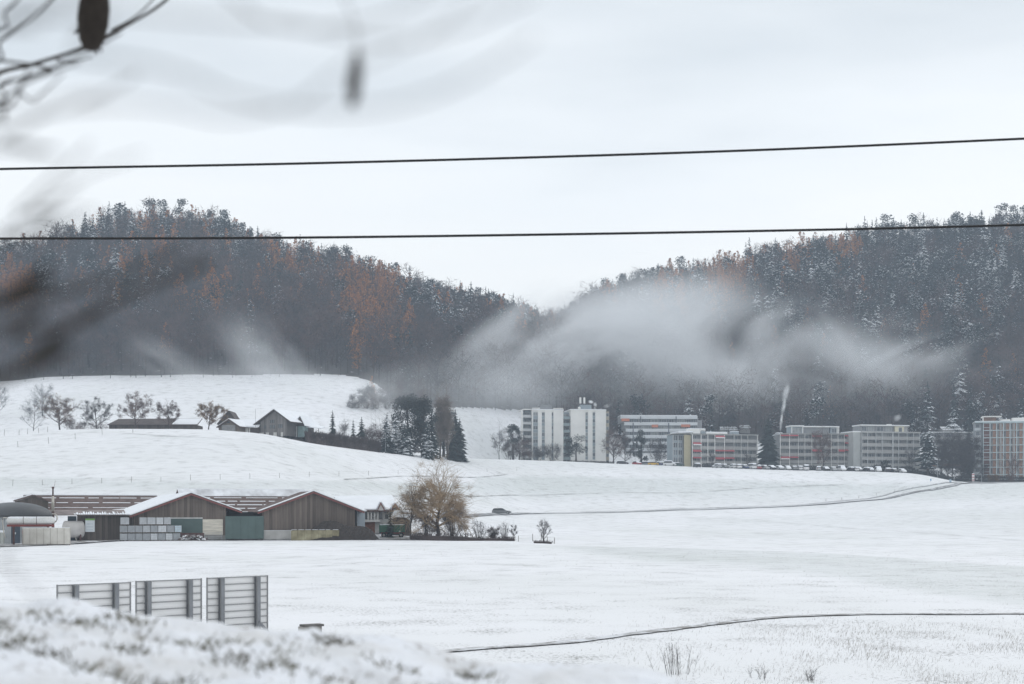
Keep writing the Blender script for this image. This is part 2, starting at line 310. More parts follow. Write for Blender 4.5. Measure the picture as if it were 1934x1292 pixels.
def grow(rng, h, spread, levels=(11, 8, 6), up=.55, start=.28, rad=.16, curve=.15, droop=0., lens=(.42, .40, .42), tips=3, trunk_top=.97, jitter=.25, sides=(6, 4, 3, 3), fuzz=950, fw=1., fl_=1.):
    """a bare broad-leaved tree: returns a trunk MB and a limbs MB"""
    tr, li = MB(), MB(); tr.sm = True
    P = []; x = y = 0.
    for i in range(7):
        t = i/6; P.append(Vector((x, y, h*.62*t*trunk_top-(.3 if i == 0 else 0)))); x += rng.uniform(-1, 1)*.018*h; y += rng.uniform(-1, 1)*.018*h
    rr = [rad*(1.3 if i == 0 else 1-.7*i/6) for i in range(7)]
    tr.tube(P, rr, 8)
    def at(P, t):
        f = t*(len(P)-1); i = min(int(f), len(P)-2); return P[i].lerp(P[i+1], f-i), (P[i+1]-P[i]).normalized()
    def branch(p, d, ln, r, lv):
        pts = [p]; c = d.copy(); n = 4 if lv < 2 else 3
        for i in range(n):
            c = c+Vector((rng.uniform(-1, 1), rng.uniform(-1, 1), rng.uniform(-1, 1)))*curve+Vector((0, 0, (up*.25 if lv < 2 else .02)-droop*(lv >= 1)*(i+1)*.28)); c.normalize()
            pts.append(pts[-1]+c*ln/n)
        li.tube(pts, [r*(1-.75*i/n) for i in range(n+1)], sides[min(lv, 3)], cap=False)
        if lv >= len(levels): return
        for k in range(levels[lv]):
            t = .25+.75*(k+rng.random())/levels[lv]; q_, dd = at(pts, min(t, .99))
            a = rng.random()*6.283; s = dd.orthogonal().normalized(); s2 = dd.cross(s); o = s*math.cos(a)+s2*math.sin(a)
            nd = (dd*rng.uniform(.5, .9)+o*rng.uniform(.5, .9)+Vector((0, 0, up*.3))).normalized()
            branch(q_, nd, ln*lens[min(lv+1, 2)]*rng.uniform(.7, 1.25)*(1.15-.4*t), r*.42, lv+1)
    for k in range(levels[0]):
        t = start+(1-start)*(k+.5*rng.random())/levels[0]; p, dd = at(P, t); a = k*2.4+rng.uniform(-.5, .5)
        el = up+(.5*(t-start)/(1-start)); d = Vector((math.cos(a), math.sin(a), el)).normalized()
        branch(p, d, spread*rng.uniform(.8, 1.15)*(1.05-.35*t), rad*(.5-.2*t), 1)
    if fuzz:
        vs = [v for v in li.v[::3]]
        twigs(li, rng, [(rng.choice(vs), h*.045) for _ in range(160)], fuzz, h*.085*fl_, (h*.0042+.012)*fw, 1.0)
    branch(P[-1], Vector((rng.uniform(-.2, .2), rng.uniform(-.2, .2), 1)).normalized(), h*.40, rad*.3, 1)
    return tr, li
def twigs(b, rng, pts, n, ln, w, up=.6, spread=1.0):
    """n thin slivers starting from random points of pts (list of centre, radius)"""
    for _ in range(n):
        c, r = rng.choice(pts); th = rng.random()*6.283; ph = rng.uniform(-1, 1); rr = r*rng.random()**.4
        s = math.sqrt(1-ph*ph); p = Vector(c)+Vector((s*math.cos(th)*rr, s*math.sin(th)*rr, ph*rr))
        d = Vector((rng.uniform(-1, 1)*spread, rng.uniform(-1, 1)*spread, rng.uniform(-.2, 1)*up+.05)).normalized(); q_ = d.cross(Vector((rng.uniform(-1, 1), rng.uniform(-1, 1), rng.uniform(-1, 1)))).normalized()*w*.5
        b.add([p-q_, p+q_, p+d*ln*rng.uniform(.6, 1.3)], [(0, 1, 2)])
    return b
def leaves(b, rng, pts, n, size):
    for _ in range(n):
        c, r = rng.choice(pts); v = Vector((rng.gauss(0, 1), rng.gauss(0, 1), rng.gauss(0, 1))).normalized()*r*rng.random()**.45; p = Vector(c)+v
        a = Vector((rng.gauss(0, 1), rng.gauss(0, 1), rng.gauss(0, .5))).normalized()*size*rng.uniform(.6, 1.2); c2 = a.cross(Vector((rng.gauss(0, .5), rng.gauss(0, .5), 1))).normalized()*size*rng.uniform(.4, .8)
        b.add([p-a, p+c2, p+a, p-c2], [(0, 1, 2, 3)])
    return b
BARK = mat('bark', (.060, .050, .046), .9, .3, 4)
NEEDLE = mat('spruce_needles', (.022, .036, .037), .8, .35, .8, snow=.06, snowscale=.9, coords='World')
NEEDLE_W = mat('spruce_needles_snowy', (.022, .036, .037), .8, .35, .8, snow=.24, snowscale=.9, coords='World')
NEEDLE_N = mat('spruce_needles_sheltered', (.032, .045, .043), .8, .35, .8, snow=-.08, snowscale=1.5, coords='World')
LARCH = mat('larch_needles', (.50, .225, .08), .85, .35, .25, coords='World')
TWIG = mat('bare_twigs', (.056, .050, .052), .9, .35, .15, coords='World')
TWIG_R = mat('bare_twigs_reddish', (.098, .066, .060), .9, .35, .15, coords='World')
FROST = mat('frosted_twigs', (.36, .35, .36), .9, .25, .4, coords='World')
def far_bare(rng, h, r, m, ntw=190, nl=9):
    b = MB()
    for k in range(nl):
        a = k*2.4+rng.uniform(-.4, .4); z = h*rng.uniform(.32, .7); q_ = r*rng.uniform(.5, .9); zz = min(h*.95, z+q_*rng.uniform(.7, 1.5))
        b.tube([(0, 0, z), (math.cos(a)*q_*.55, math.sin(a)*q_*.55, z+(zz-z)*.45), (math.cos(a)*q_, math.sin(a)*q_, zz)], [.13, .09, .03], 3, False)
    pts = []
    for k in range(26):
        a = rng.random()*6.283; t = rng.uniform(.38, .93); env = r*math.sqrt(max(.05, 1-((t-.62)/.40)**2)); q_ = env*rng.random()**.5
        pts.append(((math.cos(a)*q_, math.sin(a)*q_, h*t), r*.34))
    twigs(b, rng, pts, ntw, h*.12, h*.0105, 1.0)
    me = b.mesh('crown'); me.materials.append(m); return me
def far_larch(rng, h, r, m):
    b = MB(); pts = []
    for k in range(64):
        t = rng.random(); z = h*(.2+.76*t); e_ = r*(1-t)**.8+.12; a = rng.random()*6.283; q_ = e_*rng.random()**.5; pts.append(((math.cos(a)*q_, math.sin(a)*q_, z), .25+e_*.30))
    leaves(b, rng, pts, 430, .36); me = b.mesh('crown'); me.materials.append(m); return me
def far_pine(rng, h, r, m):
    b = MB(); pts = [((rng.uniform(-.6, .6)*r, rng.uniform(-.6, .6)*r, h*rng.uniform(.55, .95)), r*.5) for _ in range(9)]
    leaves(b, rng, pts, 380, .5); me = b.mesh('crown'); me.materials.append(m); return me
rg = random.Random(11)
PROT = {'spruce_tree': [], 'larch_tree': [], 'bare_tree': [], 'frosted_tree': []}
for i in range(6):
    h = rg.uniform(16, 22); PROT['spruce_tree'].append((spruce_mesh(rg, h, h*rg.uniform(.20, .28), 12, 9, .45, .12, m=[NEEDLE, NEEDLE_W][i % 2]), trunk_mesh(h*.93, .24, BARK)))
for i in range(5):
    h = rg.uniform(15, 19); PROT['spruce_tree'].append((far_pine(rg, h, h*.2, NEEDLE_W), trunk_mesh(h*.9, .24, BARK)))
for i in range(4):
    h = rg.uniform(17, 23); PROT['larch_tree'].append((far_larch(rg, h, h*.22, LARCH), trunk_mesh(h*.93, .2, BARK)))
for i in range(6):
    h = rg.uniform(15, 21); PROT['bare_tree'].append((far_bare(rg, h, h*.34, [TWIG, TWIG_R][i % 2]), trunk_mesh(h*.72, .21, BARK, bend=.01)))
for i in range(2):
    h = rg.uniform(13, 17); PROT['frosted_tree'].append((far_bare(rg, h, h*.26, FROST, 190), trunk_mesh(h*.72, .19, BARK, bend=.01)))
# where the trees of the wooded hills stand
rs = np.random.RandomState(5); sp = 6.6
gx, gy = np.meshgrid(np.arange(-560, 620, sp), np.arange(585, 1300, sp)); gx = (gx+rs.uniform(-.5, .5, gx.shape)*sp).ravel(); gy = (gy+rs.uniform(-.5, .5, gy.shape)*sp).ravel()
col = CX+F*gx/gy; dd6 = np.interp(col, cc, d6); dd7 = np.interp(col, cc, d7)
ok = (col > -330) & (col < 2260) & (gy > dd6+1.5) & (gy < dd7+35)
gz = ground(gx, gy); row = HY-F*gz/gy
ok &= ~((np.abs(col-1370) < 52+18*np.sin(gx)) & (np.abs(row-748) < 7))            # the little clearing
ok &= ~((col > 985) & (gy < 622))
gx, gy, gz, col, row, dd6, dd7 = [a[ok] for a in (gx, gy, gz, col, row, dd6, dd7)]
tt = (gy-dd6)/(dd7-dd6); u1 = rs.rand(len(gx)); cl = fbm(gx/28, gy/28, 21)+fbm(gx/9, gy/9, 5)*.5
left = col < 1075
pc = np.where(left, np.where(tt < .14, 0, np.clip((tt-.28)*1.5, .02, .62))+np.clip((col-540)/900, 0, .25)*(tt > .3), np.clip((tt-.24)*2.2, .02, .72)+np.clip((col-1450)/1500, 0, .2))
pc = np.where(pc > 0, np.clip(pc+cl*1.9, 0, .96), 0); pl = np.where(tt > .25, .06+np.clip(cl, 0, 1)*.45, .008)*np.where(left, 1.25, .35)
topr = row-46*970/gy
for (a, b_, r_, w_) in ((1265,545,42,.8),(1370,515,48,.85),(1505,470,32,.9),(1595,452,30,.85),(1140,540,32,.5),(705,555,66,.75),(545,480,50,.55),(770,600,28,.6),(690,735,14,.9),(290,480,45,.35),(400,540,32,.6),(30,535,34,.9),(310,420,60,.25),(1000,610,30,.3),(1060,610,30,.3)):
    pl = np.maximum(pl, w_*np.clip(1.8-1.3*np.hypot(col-a, topr-b_)/r_, 0, 1))
frost = left & (tt > .72) & (col > 160) & (col < 520) & (rs.rand(len(gx)) < .42)
kind = np.where(u1 < pl, 1, np.where(rs.rand(len(gx)) < pc, 0, 2)); kind = np.where(frost & (kind == 2), 3, kind)
KN = ['spruce_tree', 'larch_tree', 'bare_tree', 'frosted_tree']
scl = 1.2*rs.uniform(.58, 1.2, len(gx))*np.where((gy < dd6+14) & (kind == 2), .62, 1)*np.where(kind == 0, 1.06, 1); rot = rs.rand(len(gx))*6.283
var = rs.randint(0, 1000, len(gx))
scl = scl*np.where(tt > .86, .85, 1)
scl = np.where((col > 640) & (col < 790) & (row > 745), scl*.62, scl)
# the 300 of each kind that show largest stand singly
vis = (col > 0) & (col < 1934) & ((col < 640) | (topr < np.where(col > 985, 770, 775)))
single = np.zeros(len(gx), bool); score = scl/gy*vis
for k in range(4):
    ii = np.where(kind == k)[0]; ii = ii[np.argsort(-score[ii])][:(300, 260, 300, 120)[k]]; single[ii[score[ii] > 0]] = True
MARK = [(90, 'far left hill above the misty trees'), (200, 'left hill above the leftmost tree row'), (340, 'left hill above the long shed'), (460, 'left hill above the golden tree'), (560, 'left hill above the farmhouse'), (660, 'left hill above the neat spruce'), (740, 'left hill above the thin birches'), (860, 'left hill above the evergreen clump'), (985, 'left hill above the open gap'), (1075, 'saddle above the left white tower'), (1160, 'right hill above the right white tower'), (1300, 'right hill above the terraced block'), (1440, 'right hill above the beige-ended block'), (1620, 'right hill above the penthouse block'), (1740, 'right hill above the gridded block'), (1840, 'right hill above the bare tangle'), (9999, 'right hill above the brick block')]
BANDS = [(.10, 'at the foot of the '), (.28, 'low on the '), (.5, 'below mid-height on the '), (.72, 'above mid-height on the '), (.9, 'high on the '), (9, 'on the crest of the ')]
def forest_label(k, c, t, s, v):
    mk = [m_ for q_, m_ in MARK if c < q_][0]; bd = [m_ for q_, m_ in BANDS if t < q_][0]; sz = 'small ' if s < .82 else 'tall ' if s > 1.08 else ''
    nm = 'round-topped pine' if v >= 6 else 'snowy spruce' if v % 2 else 'dark spruce'
    return sz+{0: nm, 1: 'orange larch', 2: 'reddish bare tree' if v % 2 else 'grey-brown bare tree', 3: 'pale frosted tree'}[k]+' '+bd+mk
GRP = {0: 'snow dusted conifers on the ', 1: 'orange larches on the ', 2: 'bare trees on the ', 3: 'frosted trees on the '}
for i in np.where(single)[0]:
    k = int(kind[i]); P_ = PROT[KN[k]]; cr, tk = P_[var[i] % len(P_)]
    o = T(KN[k], forest_label(k, col[i], tt[i], scl[i], var[i] % len(P_)), {0: 'spruce', 1: 'larch', 2: 'bare tree', 3: 'frosted tree'}[k], (gx[i], gy[i], gz[i]-.2), rot[i], GRP[k]+('left hill' if col[i] < 1075 else 'right hill'))
    o.scale = (scl[i],)*3
    link('trunk', tk, o); link('crown', cr, o)
# all the rest is one far wood
rest = np.where(~single)[0]
m = bpy.data.meshes.new('forest'); m.from_pydata(np.stack([gx, gy, gz-.2], -1)[rest].tolist(), [], [])
flat = [(k, cr, tk) for k in range(4) for cr, tk in PROT[KN[k]]]; off = np.cumsum([0]+[len(PROT[k]) for k in KN])
vi = np.array([off[kind[i]]+var[i] % len(PROT[KN[kind[i]]]) for i in rest])
for nm, ty, da in (('variant', 'INT', vi), ('size', 'FLOAT', scl[rest]), ('turn', 'FLOAT', rot[rest])):
    at_ = m.attributes.new(nm, ty, 'POINT'); at_.data.foreach_set('value', np.asarray(da, np.int32 if ty == 'INT' else np.float32))
fo = link('forest', m); clean(fo, 'mixed wood of conifers larches and bare trees covering both hillsides', None, None, 'stuff')
firsts = {}
for o in COL.objects:
    if o.type == 'MESH' and o.name.split('.')[0] in ('crown', 'trunk'): firsts.setdefault(o.data.name, o)
ng = bpy.data.node_groups.new('forest', 'GeometryNodeTree'); ng.interface.new_socket('Geometry', in_out='INPUT', socket_type='NodeSocketGeometry'); ng.interface.new_socket('Geometry', in_out='OUTPUT', socket_type='NodeSocketGeometry')
gi = ng.nodes.new('NodeGroupInput'); go = ng.nodes.new('NodeGroupOutput'); jn = ng.nodes.new('GeometryNodeJoinGeometry')
def named(nm, ty):
    n_ = ng.nodes.new('GeometryNodeInputNamedAttribute'); n_.data_type = ty; n_.inputs[0].default_value = nm; return n_.outputs['Attribute']
va, sz, tu = named('variant', 'INT'), named('size', 'FLOAT'), named('turn', 'FLOAT')
cx_ = ng.nodes.new('ShaderNodeCombineXYZ'); ng.links.new(tu, cx_.inputs[2])
for vi_, (k, cr, tk) in enumerate(flat):
    if cr.name not in firsts: continue
    j2 = ng.nodes.new('GeometryNodeJoinGeometry')
    for me in (cr, tk):
        oi = ng.nodes.new('GeometryNodeObjectInfo'); oi.transform_space = 'ORIGINAL'; oi.inputs['Object'].default_value = firsts[me.name]; ng.links.new(oi.outputs['Geometry'], j2.inputs[0])
    g2 = ng.nodes.new('GeometryNodeGeometryToInstance'); ng.links.new(j2.outputs[0], g2.inputs[0])
    cmp_ = ng.nodes.new('FunctionNodeCompare'); cmp_.data_type = 'INT'; cmp_.operation = 'EQUAL'; ng.links.new(va, cmp_.inputs[2]); cmp_.inputs[3].default_value = vi_
    ip = ng.nodes.new('GeometryNodeInstanceOnPoints'); ng.links.new(gi.outputs[0], ip.inputs['Points']); ng.links.new(cmp_.outputs[0], ip.inputs['Selection']); ng.links.new(g2.outputs[0], ip.inputs['Instance'])
    ng.links.new(sz, ip.inputs['Scale']); ng.links.new(cx_.outputs[0], ip.inputs['Rotation']); ng.links.new(ip.outputs[0], jn.inputs[0])
ng.links.new(jn.outputs[0], go.inputs[0])
fo.modifiers.new('wood', 'NODES').node_group = ng
print('forest', len(gx), 'single', single.sum(), [int((kind == k).sum()) for k in range(4)])
# ---------------------------------------------------------------- tracks and field strips, laid on the ground
def drape(name, rows_, m, off=.04, kind='structure', nside=4):
    """rows_: list of (X,Y left),(X,Y right) pairs; a thin sheet following the ground"""
    V, Fc = [], []
    for (a, b) in rows_:
        for k in range(nside+1):
            t = k/nside; x = a[0]*(1-t)+b[0]*t; y = a[1]*(1-t)+b[1]*t; V.append((x, y, ground(x, y)+off+.00025*y))
    w = nside+1
    for i in range(len(rows_)-1):
        for k in range(nside): Fc.append((i*w+k, i*w+k+1, (i+1)*w+k+1, (i+1)*w+k))
    o = link(name, npmesh(name, V, Fc, m, True)); clean(o, kind=kind); return o
def poly_pts(ctrl, step=2.):
    P = [Vector((x, y)) for x, y in ctrl]; outp = []
    for i in range(len(P)-1):
        n = max(2, int((P[i+1]-P[i]).length/step))
        for k in range(n):
            t = k/n; p0 = P[max(i-1, 0)]; p3 = P[min(i+2, len(P)-1)]; p1, p2 = P[i], P[i+1]
            outp.append(.5*((2*p1)+(-p0+p2)*t+(2*p0-5*p1+4*p2-p3)*t*t+(-p0+3*p1-3*p2+p3)*t**3))
    return outp+[P[-1]]
def ribbon(name, ctrl, w, m, off=.04, shift=0., step=2., kind='structure', wob=.15):
    pts = poly_pts(ctrl, step); rows_ = []
    for i, p in enumerate(pts):
        d = (pts[min(i+1, len(pts)-1)]-pts[max(i-1, 0)]).normalized(); n = Vector((-d.y, d.x)); ww = w*(1+wob*math.sin(i*1.7)+wob*math.sin(i*.61+1))
        a = p+n*(shift+ww/2); b = p+n*(shift-ww/2); rows_.append(((a.x, a.y), (b.x, b.y)))
    return drape(name, rows_, m, off, kind, 2)
ASPH = snow_mat('wet_road', base=(.25, .25, .255), speck=(.62, .64, .67), amount=.47, fine=1.2, tint=(.10, .10, .105), tintamt=.8, bump=0, broad=.2)
MUD = snow_mat('muddy_yard', base=(.15, .135, .12), speck=(.72, .74, .77), amount=.50, fine=.9, tint=(.09, .085, .08), tintamt=.8, bump=0, broad=.3)
PATHM = snow_mat('trodden_path', base=(.36, .355, .35), speck=(.74, .76, .79), amount=.54, fine=2.2, tint=(.2, .19, .18), tintamt=.8, bump=0, broad=.4)
GREENF = snow_mat('green_showing_through_snow', base=(.60, .63, .62), speck=(.80, .82, .85), amount=.45, fine=2., tint=(.47, .50, .46), tintamt=.8, bump=0, broad=.06)
xy = lambda p, r, dm=20: (lambda v: (v.x, v.y))(gp(p, r, dm))
ribbon('footpath', [xy(*a) for a in ((740,1236),(810,1234),(900,1229),(1000,1222),(1100,1212),(1200,1199),(1300,1186),(1400,1174),(1500,1166),(1650,1161.5),(1800,1161),(1934,1160.5),(2050,1160))], .62, PATHM, .03, step=.5)
rd = [(900,974,230),(1000,970.5,230),(1100,969.3,230),(1200,967,230),(1300,963.5,230),(1400,960.5,230),(1500,956.5,230),(1600,949,230),(1700,936,230),(1760,925.5,230),(1800,917.5,230),(1830,913,230)]
rdp = [xy(*a) for a in rd]
ribbon('road', [xy(720, 980), xy(800, 977.5), xy(860, 975.5)]+rdp+[(rdp[-1][0]+30, rdp[-1][1]+3)], 2.3, ASPH, .06, step=4, wob=.05)
ribbon('track', [(a, b+7) for a, b in rdp[2:]], .9, PATHM, .05, step=4)
ribbon('road', [xy(a, b, 300) for a, b in ((1735,895.5),(1765,899),(1800,905),(1840,911.3),(1880,912.5))], 4.5, ASPH, .08, step=3, wob=.05)
for cl_ in (((640,939),(720,938.3),(800,938),(900,938),(1000,936),(1150,932),(1300,931),(1450,921),(1600,916)),
            ((1050,973),(1200,976),(1400,983),(1600,998),(1750,1008),(1934,1022)), ((1130,1038.5),(1300,1037),(1500,1034.5),(1700,1032),(1934,1030)),
            ((60,823),(180,817),(300,823),(420,829),(520,840)), ((650,906),(800,900),(960,896))):
    ribbon('field_edge', [xy(a, b, 40) for a, b in cl_], .28, snow_mat('field_edge_grass', base=(.62, .63, .62), speck=(.22, .21, .19), amount=.52, fine=1.6, tint=(.4, .4, .38), tintamt=.7, bump=0, broad=.5), .05, step=3, wob=.4)
drape('farmyard', [(xy(p, a), (lambda v: (v[0], v[1]+b))(xy(p, a))) for p, a, b in ((-120,1037,38),(0,1034,38),(60,1032,38),(125,1029,34),(190,1024,24),(240,1022,12),(330,1021.3,10),(450,1020.8,8),(560,1020.5,8),(680,1020.5,30),(760,1020.5,30),(830,1021,12))], MUD, .05, nside=4)
clr = [(on(1312+12*i, 672+4*math.sin(i)), on(1312+12*i, 698+5*math.sin(i*1.7))) for i in range(10)]
drape('snow_clearing', [((a.x, a.y), (b.x, b.y)) for a, b in clr], snow_mat('clearing_snow', amount=.62, fine=.8), .4, nside=4)
# stubble poking through the near field, with long thin stalks
def stubble(name, n, regions, mcol, seed, hh=(.06, .16), lean=.5, wd=.010):
    rr = np.random.RandomState(seed); V, Fc = [], []
    for (p0, p1, r0, r1, fr) in regions:
        k = 0
        while k < n*fr:
            p = rr.uniform(p0, p1); d = rr.uniform(4.45*F/(r1-HY), 4.45*F/(r0-HY)); x = (p-CX)*d/F
            if vnoise(x*.8, d*.35, 3)+.5*vnoise(x*2.5, d*1.2, 8) < rr.uniform(.35, 1.25) or rr.rand() > np.clip((p-1080)/500, .0, 1)*np.clip((HY+4.45*F/d-1160)/60, .15, 1)+.1*(r0 < 1100): continue
            z = ground(x, d); h = rr.uniform(*hh); lx, ly = rr.uniform(-lean, lean)*h+.25*h, rr.uniform(-lean, lean)*h; w = wd*rr.uniform(.5, 1.3)*d/40
            i = len(V); V += [(x-w/2, d, z-.02), (x+w/2, d, z-.02), (x+lx, d+ly, z+h)]; Fc.append((i, i+1, i+2)); k += 1
    o = link(name, npmesh(name, V, Fc, mcol)); clean(o, kind='stuff'); return o
STALK = mat('dry_stalks', (.36, .34, .315), .9, .35, 2)
stubble('stubble', 8000, [(1050,2400,1166,1310,.75), (1500,1990,1180,1290,.15), (700,1990,1035,1170,.10)], STALK, 4)
# fences
WOOD = mat('weathered_post', (.12, .10, .085), .9, .3, 5)
def fence(label, pts, h=1.1, r=.05, rails=0, wires=2, rad=None):
    P = [gp(*a) for a in pts] if not isinstance(pts[0], Vector) else pts
    o = T('fence', label, 'fence', P[0]); o0 = P[0]
    me = MB().tube([(0, 0, -.3), (0, 0, h)], [r, r*.85], 5).mesh('post'); me.materials.append(WOOD)
    for p in P:
        q_ = link('post', me, o, p-o0, (R.uniform(-.06, .06), R.uniform(-.06, .06), R.random()*3)); q_.scale = (1, 1, R.uniform(.85, 1.15))
    for k in range(wires):
        b = MB(); zz = h*(.9-.4*k)
        for a, c in zip(P[:-1], P[1:]): b.tube([a-o0+Vector((0, 0, zz)), c-o0+Vector((0, 0, zz))], .006, 3, False)
        b.build('wire', WOOD, o)
    for k in range(rails):
        b = MB(); zz = h*(.85-.4*k)
        for a, c in zip(P[:-1], P[1:]): b.tube([a-o0+Vector((0, 0, zz)), c-o0+Vector((0, 0, zz))], .05, 4)
        b.build('rail', WOOD, o)
    return o
fence('long line of wooden posts and wire across the snowy field above the barns', [(24+56*k, 918-.030*56*k, 230) for k in range(18)], 1.1, .04)
fence('short line of dark posts on the snowy slope left of the round bare tree', [(8,823,300),(36,822,300),(52,820,300),(73,818,300),(90,816,300)], 1.4, .05, 0, 1)
fence('scattered posts in the slope below the long low shed', [(34,845,240),(92,838,240),(142,830,240),(193,821,240),(251,818,240)], 1.4, .05, 0, 1)
fence('posts with wire beside the small round tree right of the farm hedge', [(979,1023),(1006,1022),(1022,1023),(1034,1026),(1047,1027)], 1.0, .05, 0, 2)
fence('row of thin posts beside the road on the right field', [(1560,947,230),(1590,944,230),(1622,941,230),(1655,936,230),(1690,930,230)], .9, .06, 0, 1)
# ---------------------------------------------------------------- the near snow bank
crest = tab((-900,1080),(-300,1120),(0,1138),(130,1140),(250,1154),(330,1168),(430,1180),(500,1188),(570,1190),(620,1193),(660,1203),(720,1212),(800,1230),(880,1250),(960,1254),(1040,1251),(1110,1255),(1180,1270),(1260,1287),(1400,1320),(1700,1370),(2600,1480))
DC = 5.0
bx_, by_ = np.meshgrid(np.concatenate([np.linspace(-11, -2.75, 90), np.linspace(-2.7, 2.7, 350), np.linspace(2.75, 11, 90)]), np.concatenate([np.linspace(.7, 3., 40), np.linspace(3.02, 6.4, 300), np.linspace(6.5, 12, 40)]))
def bank_z(X, Y):
    zc = -(np.interp(CX+F*X/DC, *crest)-HY)*DC/F
    lump = fbm(X*2.2, Y*2.2, 31, 3)*.10+fbm(X*7, Y*5, 37, 3)*.05+(vnoise(X*1.6+3, Y*1.1, 12)-.5)*.07+fbm(X*17, Y*14, 61, 3)*.030-np.maximum(0, vnoise(X*5, Y*6.5, 44)-.72)*.13
    body = np.where(Y < DC, zc-.055*(DC-Y)-.045*np.maximum(0, DC-Y-.6)**2*1.2, zc-.30*np.maximum(0, Y-DC-.1)-.14*np.maximum(0, Y-DC)**2)
    return body+lump*np.clip(1.1-np.abs(Y-DC)*.05, .5, 1)
bz = bank_z(bx_, by_); bz = np.where(by_ > 9, np.minimum(bz, -2.4), bz)
n0, n1 = bx_.shape; ix = np.arange(n0*n1).reshape(n0, n1)
BANK = snow_mat('bank_snow', base=(.80, .82, .86), speck=(.17, .135, .095), mid=4.5, amount=.372, fine=30., tint=(.50, .48, .44), tintamt=.5, bump=.3, broad=3.2, stretch=(1, 1, .6))
o = link('snow_bank', npmesh('snow_bank', np.stack([bx_, by_, bz], -1).reshape(-1, 3).tolist(), np.stack([ix[:-1, :-1], ix[:-1, 1:], ix[1:, 1:], ix[1:, :-1]], -1).reshape(-1, 4).tolist(), BANK, True)); clean(o, kind='structure')
# grass and dead leaves showing in the hollows
rr = np.random.RandomState(8); V, Fc = [], []
spots = [(-1.50,4.25),(-1.42,4.12),(-1.62,4.30),(-1.33,4.05),(-1.20,4.0),(-1.05,3.98),(-.95,4.05),(-1.70,4.55),(-1.38,4.55),(-.72,4.5),(-.70,4.25),(-.55,4.2),(-.93,4.7),(-.38,4.45),(-1.18,4.6),(-.50,4.02),(-1.52,4.02),(-.30,4.1),(-.62,4.75),(-.12,4.6),(-1.75,4.2),(-1.6,4.05),(-1.15,4.3),(-1.28,4.75),(-.85,4.35),(-1.0,4.55),(-1.55,4.7),(-.2,4.3),(.05,4.2)]
for (sx_, sy_) in spots:
    for k in range(rr.randint(30, 70)):
        x = sx_+rr.normal(0, .045); y = sy_+rr.normal(0, .04); z = float(bank_z(np.array(x), np.array(y)))
        h = rr.uniform(.015, .06); a = rr.uniform(0, 6.28); w = .004; lx, ly = math.cos(a)*h*.8, math.sin(a)*h*.8
        i = len(V); V += [(x-w, y, z-.01), (x+w, y, z-.01), (x+lx, y+ly, z+h*.55)]; Fc.append((i, i+1, i+2))
o = link('grass', npmesh('grass', V, Fc, mat('winter_grass', (.13, .10, .06), .9, .5, 6, col2=(.13, .12, .06)))); clean(o, kind='stuff')
# ---------------------------------------------------------------- the big farm: barns, biogas plant, yard
FT = math.radians(19.2); fu = Vector((math.cos(FT), math.sin(FT), 0)); fv = Vector((-math.sin(FT), math.cos(FT), 0))
FO = Vector(((360-CX)*215/F, 215, 0))
def fl(p, back=0.):                          # point of the farm's front line (or `back` metres behind it) seen in column p
    r = (p-CX)/F; q_ = FO+fv*back; s = (r*q_.y-q_.x)/(fu.x-r*fu.y); w = q_+fu*s; return Vector((w.x, w.y, ground(w.x, w.y)))
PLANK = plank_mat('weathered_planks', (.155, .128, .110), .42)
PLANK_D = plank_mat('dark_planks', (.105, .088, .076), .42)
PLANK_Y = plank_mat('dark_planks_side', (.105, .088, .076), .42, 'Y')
REDT = mat('red_verge_board', (.22, .075, .07), .7, .12, 3)
TILE = mat('brown_red_roof_tiles', (.115, .078, .068), .8, .3, 1.0, stretch=(1, 1, 3))
GREEN = mat('green_sheet_door', (.085, .125, .118), .6, .10, .7); GREY = mat('grey_wall', (.30, .30, .29), .9, .2, .8)
DARK = mat('painted_dark_inside', (.02, .02, .022), .9, .1); CREAM = mat('cream_boards', (.60, .56, .48), .8, .22, 1.3, stretch=(.4, 1, 4))
